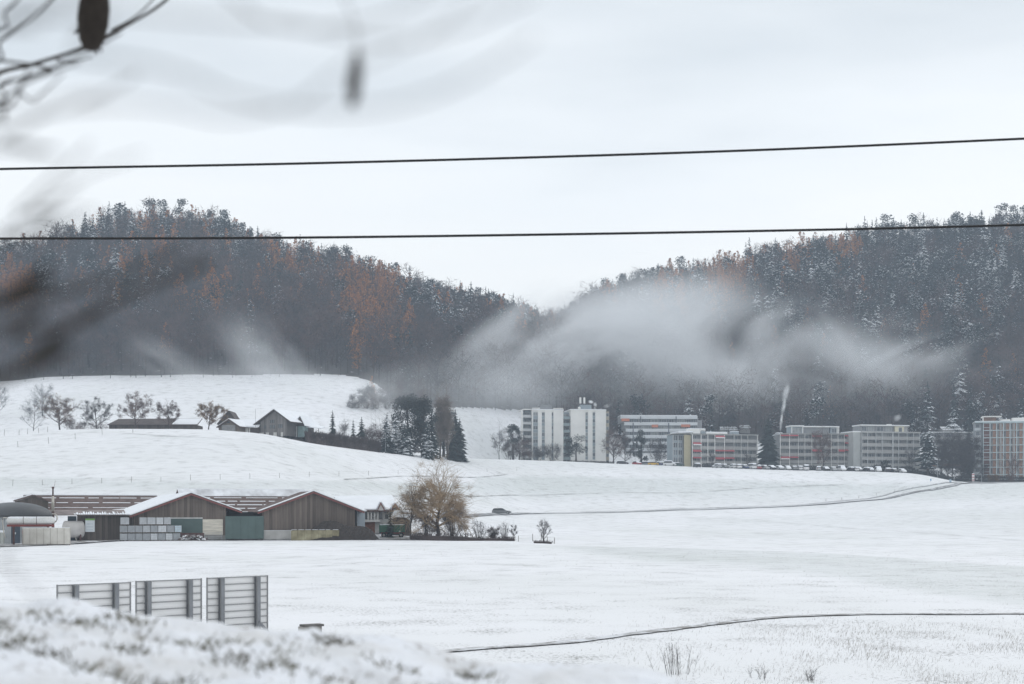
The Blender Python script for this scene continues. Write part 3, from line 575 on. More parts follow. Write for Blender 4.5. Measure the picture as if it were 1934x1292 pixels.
def gable(name, label, cat, loc, rz, Wd, he, hr, L, wall, ridge=.5, ovl=.8, ovr=.8, ovf=.7, her=None, wx=0., wr=None, snow_side=(1, 1), verge=REDT, roof=TILE, side=None, t=.22, group=None):
    """gable-fronted building; x along the front from 0 to Wd (eaves), y backwards"""
    o = T(name, label, cat, loc, rz, group); xr = Wd*ridge; her = he if her is None else her; wr = Wd if wr is None else wr
    zl = lambda x: he+(hr-he)*x/xr if x < xr else her+(hr-her)*(Wd-x)/(Wd-xr)
    MB().prism([(wx, -.4), (wr, -.4), (wr, zl(wr)-.03), (xr, hr-.03), (wx, zl(wx)-.03)], 0, .25).build('front_wall', wall, o)
    B('side_wall', side or wall, o, wx, wx+.2, .252, L, -.4, zl(wx)-.05); B('side_wall', side or wall, o, wr-.2, wr, .252, L, -.4, zl(wr)-.05)
    MB().prism([(wx, -.4), (wr, -.4), (wr, zl(wr)-.03), (xr, hr-.03), (wx, zl(wx)-.03)], L+.002, L+.25).build('back_wall', wall, o)
    r = MB(); s = [MB(), MB()]
    sl, sr = (hr-he)/xr, (hr-her)/(Wd-xr); x0, x1 = -ovl, Wd+ovr; z0, z1 = he-sl*ovl, her-sr*ovr
    y0, y1 = -ovf, L+.5
    r.slab((x0, y0, z0), (xr, y0, hr), (xr, y1, hr), (x0, y1, z0), t); r.slab((xr+.004, y0, hr), (x1, y0, z1), (x1, y1, z1), (xr+.004, y1, hr), t); ro = r.build('roof', roof, o)
    tz = t*1.04+.01
    if snow_side[0]: MB().slab((x0+.1, y0+.05, z0+tz), (xr-.02, y0+.05, hr+tz), (xr-.02, y1, hr+tz), (x0+.1, y1, z0+tz), .16).build('snow', SNOW, ro)
    if snow_side[1]: MB().slab((xr+.05, y0+.05, hr+tz), (x1-.1, y0+.05, z1+tz), (x1-.1, y1, z1+tz), (xr+.05, y1, hr+tz), .16).build('snow', SNOW, ro)
    if verge:
        for a, b in (((x0, z0), (xr-.01, hr)), ((x1, z1), (xr+.01, hr))):
            MB().add([(a[0], y0-.06, a[1]-.10), (b[0], y0-.06, b[1]-.10), (b[0], y0-.06, b[1]+.08), (a[0], y0-.06, a[1]+.08), (a[0], y0-.003, a[1]-.10), (b[0], y0-.003, b[1]-.10), (b[0], y0-.003, b[1]+.08), (a[0], y0-.003, a[1]+.08)],
                     [(0, 1, 2, 3), (7, 6, 5, 4), (0, 4, 5, 1), (1, 5, 6, 2), (2, 6, 7, 3), (3, 7, 4, 0)]).build('verge_board', verge, o)
    return o
mpp = lambda w: w.y/F
def hgt(row, w): return (HY-row)*w.y/F-w.z
def span(a, b): return (fl(b)-fl(a)).length
# first gable barn
a = fl(250); Wd = span(250, 452); w = fl(360)
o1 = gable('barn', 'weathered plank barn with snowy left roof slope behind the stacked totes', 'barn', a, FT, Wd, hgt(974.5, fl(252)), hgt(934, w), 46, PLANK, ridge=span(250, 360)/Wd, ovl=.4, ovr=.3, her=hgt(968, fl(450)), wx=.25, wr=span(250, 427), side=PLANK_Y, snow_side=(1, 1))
x0 = span(250, 318); x1 = span(250, 382.5); x2 = span(250, 421); zt = hgt(979.5, fl(350))
MB().box(x0, x1, -.14, -.004, .9, zt).build('green_door', GREEN, o1); B('door_rail', mat('pale_rail', (.55, .55, .54), .6), o1, x0-.1, x1, -.2, -.002, zt+.002, zt+.16)
MB().box(x1+.02, x2, -.06, -.004, .75, zt-.12).build('cream_door', CREAM, o1)
B('plinth', GREY, o1, .2, span(250, 427), -.05, -.003, -.4, .7)
# sliding green door under the overhang between the barns
MB().box(span(250, 424.5), span(250, 497), -.6, -.48, .15, hgt(976, fl(460))).build('green_door', GREEN, o1)
for k in range(1, 5): B('door_rib', GREEN, o1, span(250, 424.5)+k*1.15, span(250, 424.5)+k*1.15+.06, -.64, -.602, .2, hgt(976, fl(460))-.1)
B('recess', DARK, o1, span(250, 428), span(250, 496), 3, 3.2, -.3, hgt(968, fl(460)))  # near-black panel: the shade of the open bay is put into its colour
# second gable barn
a = fl(488); Wd = span(488, 684)
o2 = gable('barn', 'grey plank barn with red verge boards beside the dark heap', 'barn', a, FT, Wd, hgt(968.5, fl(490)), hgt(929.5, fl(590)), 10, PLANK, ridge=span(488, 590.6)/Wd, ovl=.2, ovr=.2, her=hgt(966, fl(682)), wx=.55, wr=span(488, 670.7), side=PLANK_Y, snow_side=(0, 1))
zq = lambda x: hgt(968.5, fl(490))+(hgt(929.5, fl(590))-hgt(968.5, fl(490)))*x/span(488, 590.6)+.24
MB().slab((0, -.68, zq(0)), (span(488, 590.6)-.05, -.68, zq(span(488, 590.6)-.05)), (span(488, 590.6)-.05, .5, zq(span(488, 590.6)-.05)), (0, .5, zq(0)), .12).build('verge_snow', SNOW, o2)
# long transverse halls behind, ridge parallel to the front
def hall(label, p0, p1, back, rr_, re, n, snowtop, mats, rip=True):
    a = fl(p0, back); b = fl(p1, back); L = (b-a).length; m_ = fl((p0+p1)/2, back)
    he = (HY-re)*m_.y/F-a.z; hr_ = he+(re-rr_)*1.06*m_.y/F; D = 9.
    o = T('barn', label, 'barn', a, FT)
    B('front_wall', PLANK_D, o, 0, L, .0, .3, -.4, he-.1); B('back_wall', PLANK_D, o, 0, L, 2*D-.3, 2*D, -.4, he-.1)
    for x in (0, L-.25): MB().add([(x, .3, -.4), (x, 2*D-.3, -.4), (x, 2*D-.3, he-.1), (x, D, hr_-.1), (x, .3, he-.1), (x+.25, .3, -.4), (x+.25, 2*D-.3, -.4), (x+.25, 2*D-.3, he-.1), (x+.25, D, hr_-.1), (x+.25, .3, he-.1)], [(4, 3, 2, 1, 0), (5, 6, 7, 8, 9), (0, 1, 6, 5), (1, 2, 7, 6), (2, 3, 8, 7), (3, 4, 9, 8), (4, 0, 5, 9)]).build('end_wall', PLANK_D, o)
    ro = MB().slab((-.5, -.9, he-.35), (L+.5, -.9, he-.35), (L+.5, D, hr_), (-.5, D, hr_), .2).slab((-.5, D+.004, hr_), (L+.5, D+.004, hr_), (L+.5, 2*D+.9, he-.35), (-.5, 2*D+.9, he-.35), .2).build('roof', mats, o)
    MB().slab((-.5, D+.1, hr_+.23), (L+.5, D+.1, hr_+.23), (L+.5, 2*D+.8, he-.12), (-.5, 2*D+.8, he-.12), .15).build('snow', SNOW, ro)
    yz = lambda t: (-.9+(D+.9)*t, he-.35+(hr_-he+.35)*t+.215)
    if snowtop:
        y0, z0 = yz(snowtop); y1, z1 = yz(.995); MB().slab((-.45, y0, z0), (L+.45, y0, z0), (L+.45, y1, z1), (-.45, y1, z1), .09).build('snow', mat('patchy_roof_snow', (.62, .62, .64), .8, .28, .6, col2=(.80, .82, .85), stretch=(1, .3, 1)), ro)
    for k in range(n):
        t = (snowtop or .97)*(k+.5)/n
        y0, z0 = yz(t); y1, z1 = yz(t+.016*R.uniform(.8, 1.5)); x = -.4
        while x < L:
            ln = R.uniform(1.5, 7); MB().slab((x, y0, z0), (min(x+ln, L), y0, z0), (min(x+ln, L), y1, z1), (x, y1, z1), .07).build('snow_strip', SNOW, ro); x += ln+R.uniform(.1, 1.0)
    return o
hall('long red-brown tiled barn roof with snow stripes between the two gable barns', 352, 590, 9, 928.5, 970, 5, .72, TILE)
h2 = hall('lower long barn on the left, brown roof with narrow snow stripes behind the flare stack', 50, 300, 48, 939, 972, 4, 0, TILE)
# dark dormer gable at the far left end
a = fl(28, 46); gable('shed', 'small dark gable peak poking up behind the grey dome', 'shed', a, FT, 5.6, hgt(946, fl(52, 46)), hgt(935.5, fl(52, 46)), 2, PLANK_D, ovl=.2, ovr=.2, ridge=.55, verge=None, snow_side=(1, 0))
# lean-to with corrugated roof left of the first barn, and its dark wall
a = fl(92, 1.5); b_ = fl(251, 1.5); L = (b_-a).length; ht = hgt(974.5, fl(200, 1.5))
o = T('lean_to', 'low dark plank lean-to with a half snow-covered corrugated roof left of the barn', 'lean-to', a, FT)
B('front_wall', PLANK_D, o, span(92, 146), L-.1, 0, .2, -.4, ht); CORR = mat('rusty_corrugated_roof', (.20, .165, .155), .7, .35, .8)
ro = MB().slab((0, -.8, ht), (L-1, -.8, ht), (L-1, 4.4, ht+.75), (0, 4.4, ht+.75), .1).build('roof', CORR, o)
for k in range(26):
    x = span(92, 140)+k*.33
    if x < L-1.2: MB().slab((x, -.75, ht+.12), (x+.27, -.75, ht+.12), (x+.27, R.uniform(1.8, 4.3), ht+.12+.4), (x, R.uniform(1.8, 4.3), ht+.12+.4), .06).build('snow_strip', SNOW, ro)
B('blue_door', mat('dark_blue_door', (.045, .065, .085), .7), o, span(92, 128), span(92, 145), .0, .1, -.3, ht-.1)
p = fl(170, .9); o = T('poster_board', 'white poster board with a green top edge on the dark plank wall', 'poster', fl(161, 1.3), FT)
wd = span(161, 179); z0 = hgt(1005, fl(170)); z1 = hgt(983, fl(170)); B('panel', mat('poster_white', (.66, .70, .72), .6, .06), o, 0, wd, -.08, 0, z0, z1); B('green_band', mat('poster_green', (.22, .42, .12), .6, .06), o, 0, wd, -.09, -.002, z1+.002, z1+.26)
for f in (.15, .4, .65): B('print_line', mat('poster_print', (.50, .56, .60), .6), o, wd*.12, wd*.8, -.086, -.081, z0+(z1-z0)*f, z0+(z1-z0)*f+.12)
# biogas digester with a dark dome
def rp(p, row, dm=60): return gp(p, row, dm)
c = Vector(((28-CX)*196/F, 196, 0)); c.z = ground(c.x, c.y); rad = 64*196/F; zw = (HY-974)*196/F-c.z; zt = (HY-948.5)*196/F-c.z
o = T('biogas_digester', 'round biogas tank with a dark grey dome and pale ribbed wall', 'biogas tank', c)
b = MB(); nn = 96
prof = [(rad-.12, -.4), (rad-.12, zw)]
for k in range(nn):
    t0, t1 = 2*math.pi*k/nn, 2*math.pi*(k+.6)/nn
    b.add([(rad*math.cos(t), rad*math.sin(t), z) for z in (-.4, zw) for t in (t0, t1)], [(0, 1, 3, 2)])
b.lathe(prof, nn); b.build('ribbed_wall', mat('pale_cladding', (.46, .48, .49), .6, .08), o)
b = MB(); b.sm = True; b.lathe([((rad+.25)*math.cos(t), zw+(zt-zw)*math.sin(t)) for t in np.linspace(0, math.pi/2, 12)], 40); b.build('dome', mat('dome_membrane', (.075, .08, .085), .45, .12, .4), o)
MB().lathe([(rad+.3, zw-.2), (rad+.3, zw+.05), (rad, zw+.06)], 48).build('rim', mat('dark_rim', (.06, .065, .07), .6), o)
# flare stack
def pipe(b, pts, r, n=8): b.tube(pts, r, n); return b
w = fl(100, -7); o = T('flare_stack', 'thin rusty-topped flare stack with a coiled pipe at its foot', 'chimney', w)
h0, h1, h2_, ht = [(HY-r)*w.y/F-w.z for r in (990, 966, 937, 919.5)]
PALE = mat('stained_white_paint', (.58, .55, .49), .6, .28, 1.6); RUST = mat('rusty_steel', (.10, .055, .05), .85, .3, 3)
b = MB(); b.sm = True; b.tube([(0, 0, -.2), (0, 0, h1)], .20, 10); b.build('base_pipe', STEEL if 'STEEL' in globals() else RUST, o)
b = MB(); b.sm = True; b.lathe([(.13, h1), (.20, h1+.02), (.20, h1+1.2), (.23, h1+1.22), (.23, h1+1.3), (.18, h1+1.32), (.18, h2_), (.02, h2_)], 10); b.build('pipe', PALE, o)
b = MB(); b.sm = True; b.lathe([(.11, h2_), (.11, ht-.25), (.19, ht-.2), (.19, ht-.02), (.1, ht)], 10); b.build('burner_pipe', RUST, o)
b = MB(); b.sm = True; pipe(b, [(.15+.55*math.sin(t), -.3, h1-.95+.62*math.cos(t)) for t in np.linspace(-.4, 3.9, 14)], .09); b.build('coil_pipe', PALE, o)
MB().tube([(.12, 0, ht-.3), (.32, .05, ht+.9)], .018, 4).build('igniter_rod', RUST, o)
# container, tank on top, blue unit
u = -fu
def lat(p, row): q_ = gp(p, row, 90); return q_
a = lat(43, 1030.5); WHT = mat('stained_white_container', (.66, .63, .57), .6, .14, 1.1, col2=(.70, .68, .63))
dL = math.radians(20); L = (125-43)*a.y/F*1.02/math.cos(dL)*.97; Hc = (1030.5-997.5)*a.y/F
o = T('shipping_container', 'stained white shipping container in front of the dome', 'container', a, dL)
MB().box(0, L, 0, 2.2, .12, Hc).build('body', WHT, o); cr = MB()
for k in range(22): x = .12+k*(L-.3)/22; cr.box(x, x+.13, -.045, -.003, .2, Hc-.12)
cr.build('corrugation', WHT, o); o.children[-1]['kind'] = 'stuff'
for x in (0, L*.143, L*.286, L*.43, L*.57, L*.714, L*.857, L-.08): B('rib', mat('grimy_edge', (.36, .33, .29), .7, .2), o, x, x+.05, -.06, -.046, .1, Hc)
b = MB(); [b.box(-.03, -.003, y, y+.5, .2, Hc-.15) for y in (.2, .8, 1.4)]; b.build('door_panels', mat('rusty_door', (.36, .31, .28), .7, .3, 2), o)
B('red_panel', mat('faded_red_print', (.40, .13, .12), .7, .15), o, -.05, -.031, .3, 1.0, Hc-.7, Hc-.35); B('red_panel', MC['faded_red_print'], o, -.05, -.031, 1.25, 1.9, Hc-.7, Hc-.35)
B('snow', SNOW, o, .05, L-.05, .05, 2.15, Hc+.003, Hc+.03)
for x in (.02, L*.5, L-.2): B('foot', RUST, o, x, x+.16, .02, .2, -.05, .118)
a2 = lat(16, 1027); a2 = a2+Vector((0, 1.0, 0)); o = T('plant_room', 'dark blue boxy plant room left of the white container', 'plant room', a2, dL)
B('body', mat('blue_grey_sheet', (.055, .075, .10), .6, .12), o, 0, 1.15, 0, 2.2, -.1, Hc+.15); B('door_sign', mat('sign_white', (.6, .62, .64), .6), o, .45, .62, -.02, -.002, 1.25, 1.5); B('door', mat('blue_door', (.065, .09, .12), .6), o, .2, .95, -.015, -.002, .1, 1.2)
w = a+Vector((0, 2.4, 0)); o = T('storage_tank', 'white horizontal cylinder tank lying above the container', 'tank', (0, 0, 0))
l0, l1 = px(12, 983, w.y), px(104, 985, w.y+1.5); rt = 7.2*w.y/F; o.location = (l0.x, l0.y, l0.z-rt-.35); zz = rt+.35; dv = l1-l0; Lt = dv.length; o.rotation_euler = (0, 0, math.atan2(dv.y, dv.x))
TW = mat('tank_white', (.72, .72, .70), .45, .06, 1.2, snow=.55, snowscale=1.)
b = MB(); b.sm = True; rr_ = [(.0, .1*rt), (.08, .6*rt), (.22, .88*rt), (.45, rt), (Lt-.45, rt), (Lt-.22, .88*rt), (Lt-.08, .6*rt), (Lt, .1*rt)]; b.tube([(x, 0, zz) for x, r in rr_], [r for x, r in rr_], 20); b.build('tank_shell', TW, o)
for f in (.35, .62): b = MB(); b.lathe([(rt+.015, -.03), (rt+.015, .03)], 20); b.build('band', STEEL_D if 'STEEL_D' in globals() else RUST, o, (Lt*f, 0, zz), (0, math.pi/2, 0))
B('cradle', mat('red_primer', (.20, .055, .05), .7, .2), o, .1, Lt-.1, -rt*.8, rt*.8, .05, .32)
pb = MB(); pb.sm = True; pb.tube([(.1, -.3, zz+.35), (-.35, -.3, zz+.35), (-.42, -.3, zz), (-.3, -.3, -.6), (-.1, -.3, -1.4)], .07, 6); pb.build('pipe', PALE, o)
for f in (.15, .85): B('support_leg', RUST, o, Lt*f-.1, Lt*f+.1, -.5, .5, -(o.location.z-ground(o.location.x, o.location.y))-.2, .05)
# round cream tank with its end towards us
w = gp(121, 1021, 90); rt = 16*w.y/F; o = T('storage_tank', 'round-ended pale grey tank beside the right end of the container', 'tank', w, math.radians(-62))
b = MB(); b.sm = True; zz = (1020-999)*w.y/F; rr_ = [(-.25, .1*rt), (-.2, .5*rt), (-.08, .85*rt), (.1, rt), (2.6, rt), (2.8, .8*rt), (2.9, .1*rt)]; b.tube([(0, y, zz) for y, r in rr_], [r for y, r in rr_], 24); b.build('tank_shell', mat('cream_tank', (.50, .48, .46), .5, .1, .8), o)
for y in (.4, 2.1): B('saddle', RUST, o, -rt*.8, rt*.8, y, y+.2, -.1, zz-rt*.6)
w = gp(141, 1021.5, 90); b = MB(); hh = (1020-985)*w.y/F; b.tube([(-.55, 0, hh), (.35, 0, -.05)], .035, 5).tube([(-.8, .5, hh), (.1, .5, -.05)], .035, 5)
o = T('ladder', 'slanting pale steel ladder leaning on the round tank', 'ladder', w); b.build('stile', PALE, o); b = MB()
for k in range(9): f = (k+.5)/9; b.tube([(-.55+.9*f, 0, hh*(1-f)), (-.8+.9*f, .5, hh*(1-f))], .02, 4)
b.build('rungs', PALE, o)
w = gp(-6, 1028, 90); o = T('grey_skip', 'pale grey ribbed bin with snow on top at the left picture edge', 'bin', w, dL); hb = (1026-1004)*w.y/F
B('body', mat('grey_bin', (.42, .43, .40), .6, .1), o, -.6, .95, 0, 1.4, 0, hb); [B('rib', mat('bin_rib', (.25, .25, .24), .6), o, x, x+.05, -.04, -.002, .1, hb-.05) for x in (-.4, 0, .4, .85)]; B('snow', SNOW, o, -.62, .97, -.02, 1.42, hb+.003, hb+.28)
# clutter by the dark wall
for p, r, lab, colr, sx, sz in ((148, 1020.5, 'dark blue barrel standing left of the poster', (.05, .07, .09), .32, .95), (156, 1020.5, 'blue-grey barrel right below the white boxes', (.08, .10, .12), .34, .95), (164, 1020.3, 'dark plastic barrel below the poster', (.04, .045, .05), .33, .9), (174, 1020.3, 'light blue barrel at the poster corner', (.16, .25, .30), .3, .85)):
    w = gp(p, r, 90); b = MB(); b.sm = True; b.lathe([(.02, 0), (sx*.9, 0), (sx, .08), (sx*1.02, sz*.33), (sx, sz*.34), (sx*1.02, sz*.66), (sx, sz*.67), (sx*.95, sz-.05), (sx*.9, sz), (.02, sz)], 14)
    o = T('barrel', lab, 'barrel', w, 0, 'barrels by the plank wall'); b.build('drum', mat('barrel_'+lab.split()[1]+str(p), colr, .5, .1), o); MB().lathe([(sx*.85, sz+.003), (sx*.6, sz+.06), (.02, sz+.08)], 10).build('snow', SNOW, o)
w = gp(205, 1020.5, 90); o = T('rubble_wall', 'low broken concrete wall in the yard between barrels and totes', 'wall', w, FT); MB().prism([(-2.2, -.2), (2.3, -.2), (2.2, .5), (1.2, 1.05), (.2, .95), (-.8, 1.1), (-2.0, .7)], 0, .3).build('wall', CONC if 'CONC' in globals() else GREY, o)
# stacked caged totes
TWH = [mat('tote_plastic_a', (.52, .54, .56), .5, .12, 2), mat('tote_plastic_b', (.36, .38, .40), .5, .15, 2), mat('tote_plastic_c', (.66, .68, .70), .5, .1, 2), mat('tote_plastic_d', (.55, .66, .72), .5, .1, 2)]
CAGE = mat('cage_tube', (.42, .43, .44), .5, .08, 3, metal=.2); PAL = mat('pallet_wood', (.17, .15, .13), .9, .25, 4)
def tote_meshes(wd):
    bt = MB().box(.04, wd-.04, .04, .96, .16, 1.06); b2 = MB().lathe([(.16, 1.061), (.16, 1.12), (.02, 1.12)], 10, wd/2, .5)
    cg = MB()
    for x in np.linspace(.015, wd-.015, 6): cg.box(x-.012, x+.012, -.0, .02, .14, 1.1)
    for z in (.15, .46, .78, 1.09): cg.box(0, wd, -.012, .008, z-.012, z+.012).box(-.012, .008, 0, 1., z-.012, z+.012).box(wd-.008, wd+.012, 0, 1., z-.012, z+.012).box(0, wd, .99, 1.01, z-.012, z+.012)
    for y in np.linspace(.015, .985, 5): cg.box(0, .02, y-.012, y+.012, .14, 1.1).box(wd-.02, wd, y-.012, y+.012, .14, 1.1)
    pl = MB()
    for x in (.0, wd/2-.06, wd-.12): pl.box(x, x+.12, .0, 1., .0, .1)
    pl.box(0, wd, 0, 1., .102, .135)
    return bt.mesh('bottle'), b2.mesh('filler_cap'), cg.mesh('cage'), pl.mesh('pallet')
TM = {.1: tote_meshes(1.0), .2: tote_meshes(1.2)}
for v in TM.values():
    for k, m_ in zip((0, 2, 3), (TWH[0], CAGE, PAL)): v[k].materials.append(m_)
    v[1].materials.append(mat('black_plastic', (.03, .03, .03), .5))
TORD = ['first', 'second', 'third', 'fourth', 'fifth', 'sixth', 'seventh', 'eighth', 'ninth', 'tenth', 'eleventh']
def tote(p0, tier, w_, mi, label):
    zz = tier*1.16; base = fl(p0, -3.2); o = T('caged_tote', label, 'tote', base+Vector((0, 0, zz+.02))-Vector((0, 0, base.z-TZ)), FT, 'caged water totes stacked before the barn')
    for m_ in TM[w_]:
        c_ = link(m_.name.split('.')[0], m_, o)
        if m_.name.startswith('bottle'): c_.material_slots[0].link = 'OBJECT'; c_.material_slots[0].material = TWH[mi]
    if tier == 2: B('snow', SNOW, o, .06, (1.2 if w_ == .2 else 1.)-.06, .06, .95, 1.125, 1.15)
TZ = ground(*fl(280, -3.2).xy)-.02
def trow(tier, start, spec, name):
    x = start
    for k, (w_, mi) in enumerate(spec):
        tote(x, tier, w_, mi, f'{["bluish", "grey", "whitish", "pale blue"][mi] if mi != 0 else "light grey"} caged tote, {TORD[k]} from the left in the {name} tier'); x += ((1.2 if w_ == .2 else 1.)+.05)/(fl(x, -3.2).y/F)/math.cos(FT)*1.005
trow(0, 227, [(.1, 0), (.1, 1), (.1, 1), (.1, 1), (.1, 2), (.1, 1), (.1, 2), (.1, 1)], 'bottom')
trow(1, 227, [(.1, 1), (.1, 1), (.1, 1), (.1, 0), (.1, 1), (.2, 2), (.1, 1), (.1, 3)], 'middle')
trow(2, 264, [(.1, 0), (.2, 0), (.1, 2), (.1, 0)], 'top')
tote(228, 2, .2, 0, 'single light grey caged tote standing alone on the left end of the stack')
# junk pile with rusty boards
w = gp(331, 1021.5, 90); o = T('scrap_pile', 'heap of scrap and snow before a rusty board wall right of the totes', 'scrap pile', w, FT)
B('board_wall', RUST, o, .4, 4.3, .9, 1.0, -.1, 1.15); b = MB()
for k in range(60):
    x = R.uniform(.4, 4.2); z = max(0, .75*math.sin((x-.2)/4.2*3.1))*R.random(); b.slab((x, R.uniform(-.3, .7), z), (x+R.uniform(.2, .9), R.uniform(-.3, .7), z+R.uniform(-.1, .2)), (x+R.uniform(.2, .8), R.uniform(0, .8), z+.25), (x-.1, R.uniform(0, .8), z+.2), .04)
b.build('scrap', mat('scrap', (.13, .10, .09), .8, .5, 2, snow=.45, snowscale=2.), o); o.children[-1]['kind'] = 'stuff'
# barriers in front of the cream door
w = gp(386, 1020.5, 90); o = T('metal_barrier', 'grey tubular barrier standing before the cream door', 'barrier', w, FT); b = MB()
for z in (.25, .55, .85, 1.1): b.tube([(0, 0, z), (2.6, 0, z)], .025, 5)
b.build('rail', CAGE, o); [MB().tube([(x, 0, -.1), (x, 0, 1.12)], .03, 5).build('post', CAGE, o) for x in (0, 1.3, 2.6)]
# walls and heap in front of the second barn
w = gp(497, 1020.5, 90); ln = (549-497)*w.y/F*1.04; o = T('concrete_wall', 'pale concrete bay wall below the second barn, left of the yellow wall', 'wall', w, math.radians(8)); hh = 18*w.y/F
MB().prism([(0, -.3), (ln, -.3), (ln, hh*.98), (0, hh)], 0, .2).build('wall', mat('pale_concrete', (.44, .43, .41), .9, .22, .7, col2=(.48, .47, .45)), o); B('snow', SNOW, o, 0, ln, .02, .18, hh+.003, hh+.05)
w = gp(549.5, 1021, 90); ln = (637-549)*w.y/F*1.03; o = T('concrete_wall', 'yellowish stained low wall before the dark heap', 'wall', w, math.radians(3)); hh = 19.5*w.y/F
YEL = mat('yellow_lichen_wall', (.26, .22, .12), .9, .45, .8, col2=(.36, .33, .22))
for k in range(7):
    x = k*ln/7; B('wall_block', YEL, o, x+.015, x+ln/7-.015, R.uniform(0, .05), .5, -.3, hh+R.uniform(-.05, .05)); B('snow', SNOW, o, x+.05, x+ln/7-R.uniform(.05, .4), .08, .45, hh+.055, hh+.10)
w = gp(640, 1021.5, 90); c = fl(638, -2.5); hp = [(585, 1003), (600, 990), (612, 984), (625, 982), (638, 985), (650, 991), (665, 993), (676, 992.5), (692, 994), (702, 1000), (712, 1015)]
o = T('compost_heap', 'big dark brown heap of compost leaning in front of the second barn', 'heap', (c.x, c.y, c.z)); rr = np.random.RandomState(3); nx, ny = 60, 16; V = []
for j in range(ny):
    v = j/(ny-1)
    for i in range(nx):
        p = 583+130*i/(nx-1); top = np.interp(p, *np.array(hp).T); hz_ = (HY-top)*c.y/F-c.z; f = math.sin(math.pi*min(1, v*1.02+.0))**.7
        V.append(((p-CX)*c.y/F-c.x, (v-.5)*6, hz_*f+rr.uniform(-.12, .12)*(0 < j < ny-1)-.1))
ix = np.arange(nx*ny).reshape(ny, nx); m_ = npmesh('heap', V, np.stack([ix[:-1, :-1], ix[:-1, 1:], ix[1:, 1:], ix[1:, :-1]], -1).reshape(-1, 4).tolist(), mat('dark_compost', (.045, .037, .033), .95, .3, 3), False); link('heap', m_, o)
for a_, b_, s_ in ((672, 1019.5, 1.5), (655, 1020, .8), (690, 1020, .9), (704, 1017, .7)):
    w = gp(a_, b_, 90); b = MB(); b.sm = True; b.lathe([(s_, -.05), (s_*.85, .2), (s_*.5, .36), (.02, .42)], 12); o = b.build('snow_heap', SNOW, None, w); o.scale = (1, .6, .8); clean(o, {672: 'widest snow heap at the foot of the dark compost', 655: 'small snow heap right beside the yellow wall', 690: 'small snow heap at the right foot of the compost', 704: 'rightmost little snow heap near the green trailer'}[a_], 'snow heap', 'snow heaps in the farmyard')
# blue-grey shed end and the white farmhouse behind
w = fl(671, 2); o = T('shed', 'light blue-grey metal shed end beside the second barn', 'shed', w, FT); ww = span(671, 686); B('wall', mat('pale_blue_sheet', (.42, .48, .53), .6, .06), o, .3, ww+.3, 0, 4, -.2, hgt(966, w)); MB().slab((.1, -.3, hgt(966, w)+.02), (ww+.5, -.3, hgt(966, w)+.02), (ww+.5, 4.2, hgt(966, w)+.4), (.1, 4.2, hgt(966, w)+.4), .2).build('roof', SNOW, o)
WW = mat('white_render', (.58, .57, .55), .8, .1, .8); BRICK = mat('red_brick', (.24, .11, .075), .85, .25, 2.); TIMB = mat('dark_timber', (.075, .06, .052), .85, .25, 2); GLASS = mat('window_glass', (.05, .058, .066), .15, .3, .2, spec=.6)
hd = 238; w = on(686, hd); s_ = hd/F; o = T('farmhouse', 'white timbered farmhouse with a snowy roof and red gables behind the green trailer', 'house', w, math.radians(6))
Z = lambda r: (HY-r)*s_-w.z; Xp = lambda p: (p-686)*s_
B('wall', WW, o, 0, Xp(752), 0, 7, -.3, Z(964)); B('brick_base', BRICK, o, 0, Xp(708), -.12, -.003, -.3, Z(986)); B('balcony', WW, o, 0, Xp(718), -1.0, -.125, Z(986)+.01, Z(981.5))
for p in (687, 694, 700, 706, 712): B('timber_post', TIMB if p == 687 else WW, o, Xp(p), Xp(p)+.22, -1.0, -.8, Z(981.4), Z(965))
for p0, p1, r0, r1 in ((688, 696, 966, 980), (702, 705, 968, 980), (716, 722, 965, 980), (727, 733, 968, 979), (741, 748, 968, 980), (716, 724, 990, 1008)):
    f = B('window', GLASS, o, Xp(p0), Xp(p1), -.06, -.004, Z(r1), Z(r0)); B('frame', TIMB, f, Xp(p0)-.08, Xp(p1)+.08, -.03, -.0045, Z(r1)-.08, Z(r1)-.002)
ro = MB().slab((Xp(640), -1.3, Z(966.5)), (Xp(752), -1.3, Z(966.5)), (Xp(742), 6, Z(940)), (Xp(630), 6, Z(941)), .25).build('roof', mat('farmhouse_tiles', (.13, .08, .07), .8, .2), o)
MB().slab((Xp(640), -1.25, Z(966.5)+.27), (Xp(752), -1.25, Z(966.5)+.27), (Xp(742), 6, Z(940)+.27), (Xp(630), 6, Z(941)+.27), .22).build('snow', SNOW, ro)
B('wall', WW, o, Xp(645), -.003, 1.5, 6.9, -.3, Z(966.5))
for p0, pm, p1, ra, rb in ((713, 718.5, 726, 950, 964), (739, 745.5, 754, 952, 963)):
    MB().prism([(Xp(p0), Z(rb)), (Xp(p1), Z(rb)), (Xp(pm), Z(ra))], -1.5, -1.3).build('gable', WW if p0 == 713 else TIMB, o)
    for pe in (p0, p1): MB().prism([(Xp(pe), Z(rb)-.15), (Xp(pm), Z(ra)-.15), (Xp(pm), Z(ra)+.12), (Xp(pe), Z(rb)+.12)][::(1 if pe == p0 else -1)], -1.6, -1.503).build('gable_trim', REDT, o)
    MB().slab((Xp(p0)-.1, -1.5, Z(rb)+.2), (Xp(pm), -1.5, Z(ra)+.15), (Xp(pm), 3, Z(ra)+.15), (Xp(p0)-.1, 3, Z(rb)+.2), .2).slab((Xp(pm)+.01, -1.5, Z(ra)+.15), (Xp(p1)+.1, -1.5, Z(rb)+.2), (Xp(p1)+.1, 3, Z(rb)+.2), (Xp(pm)+.01, 3, Z(ra)+.15), .2).build('dormer_snow', SNOW, ro)
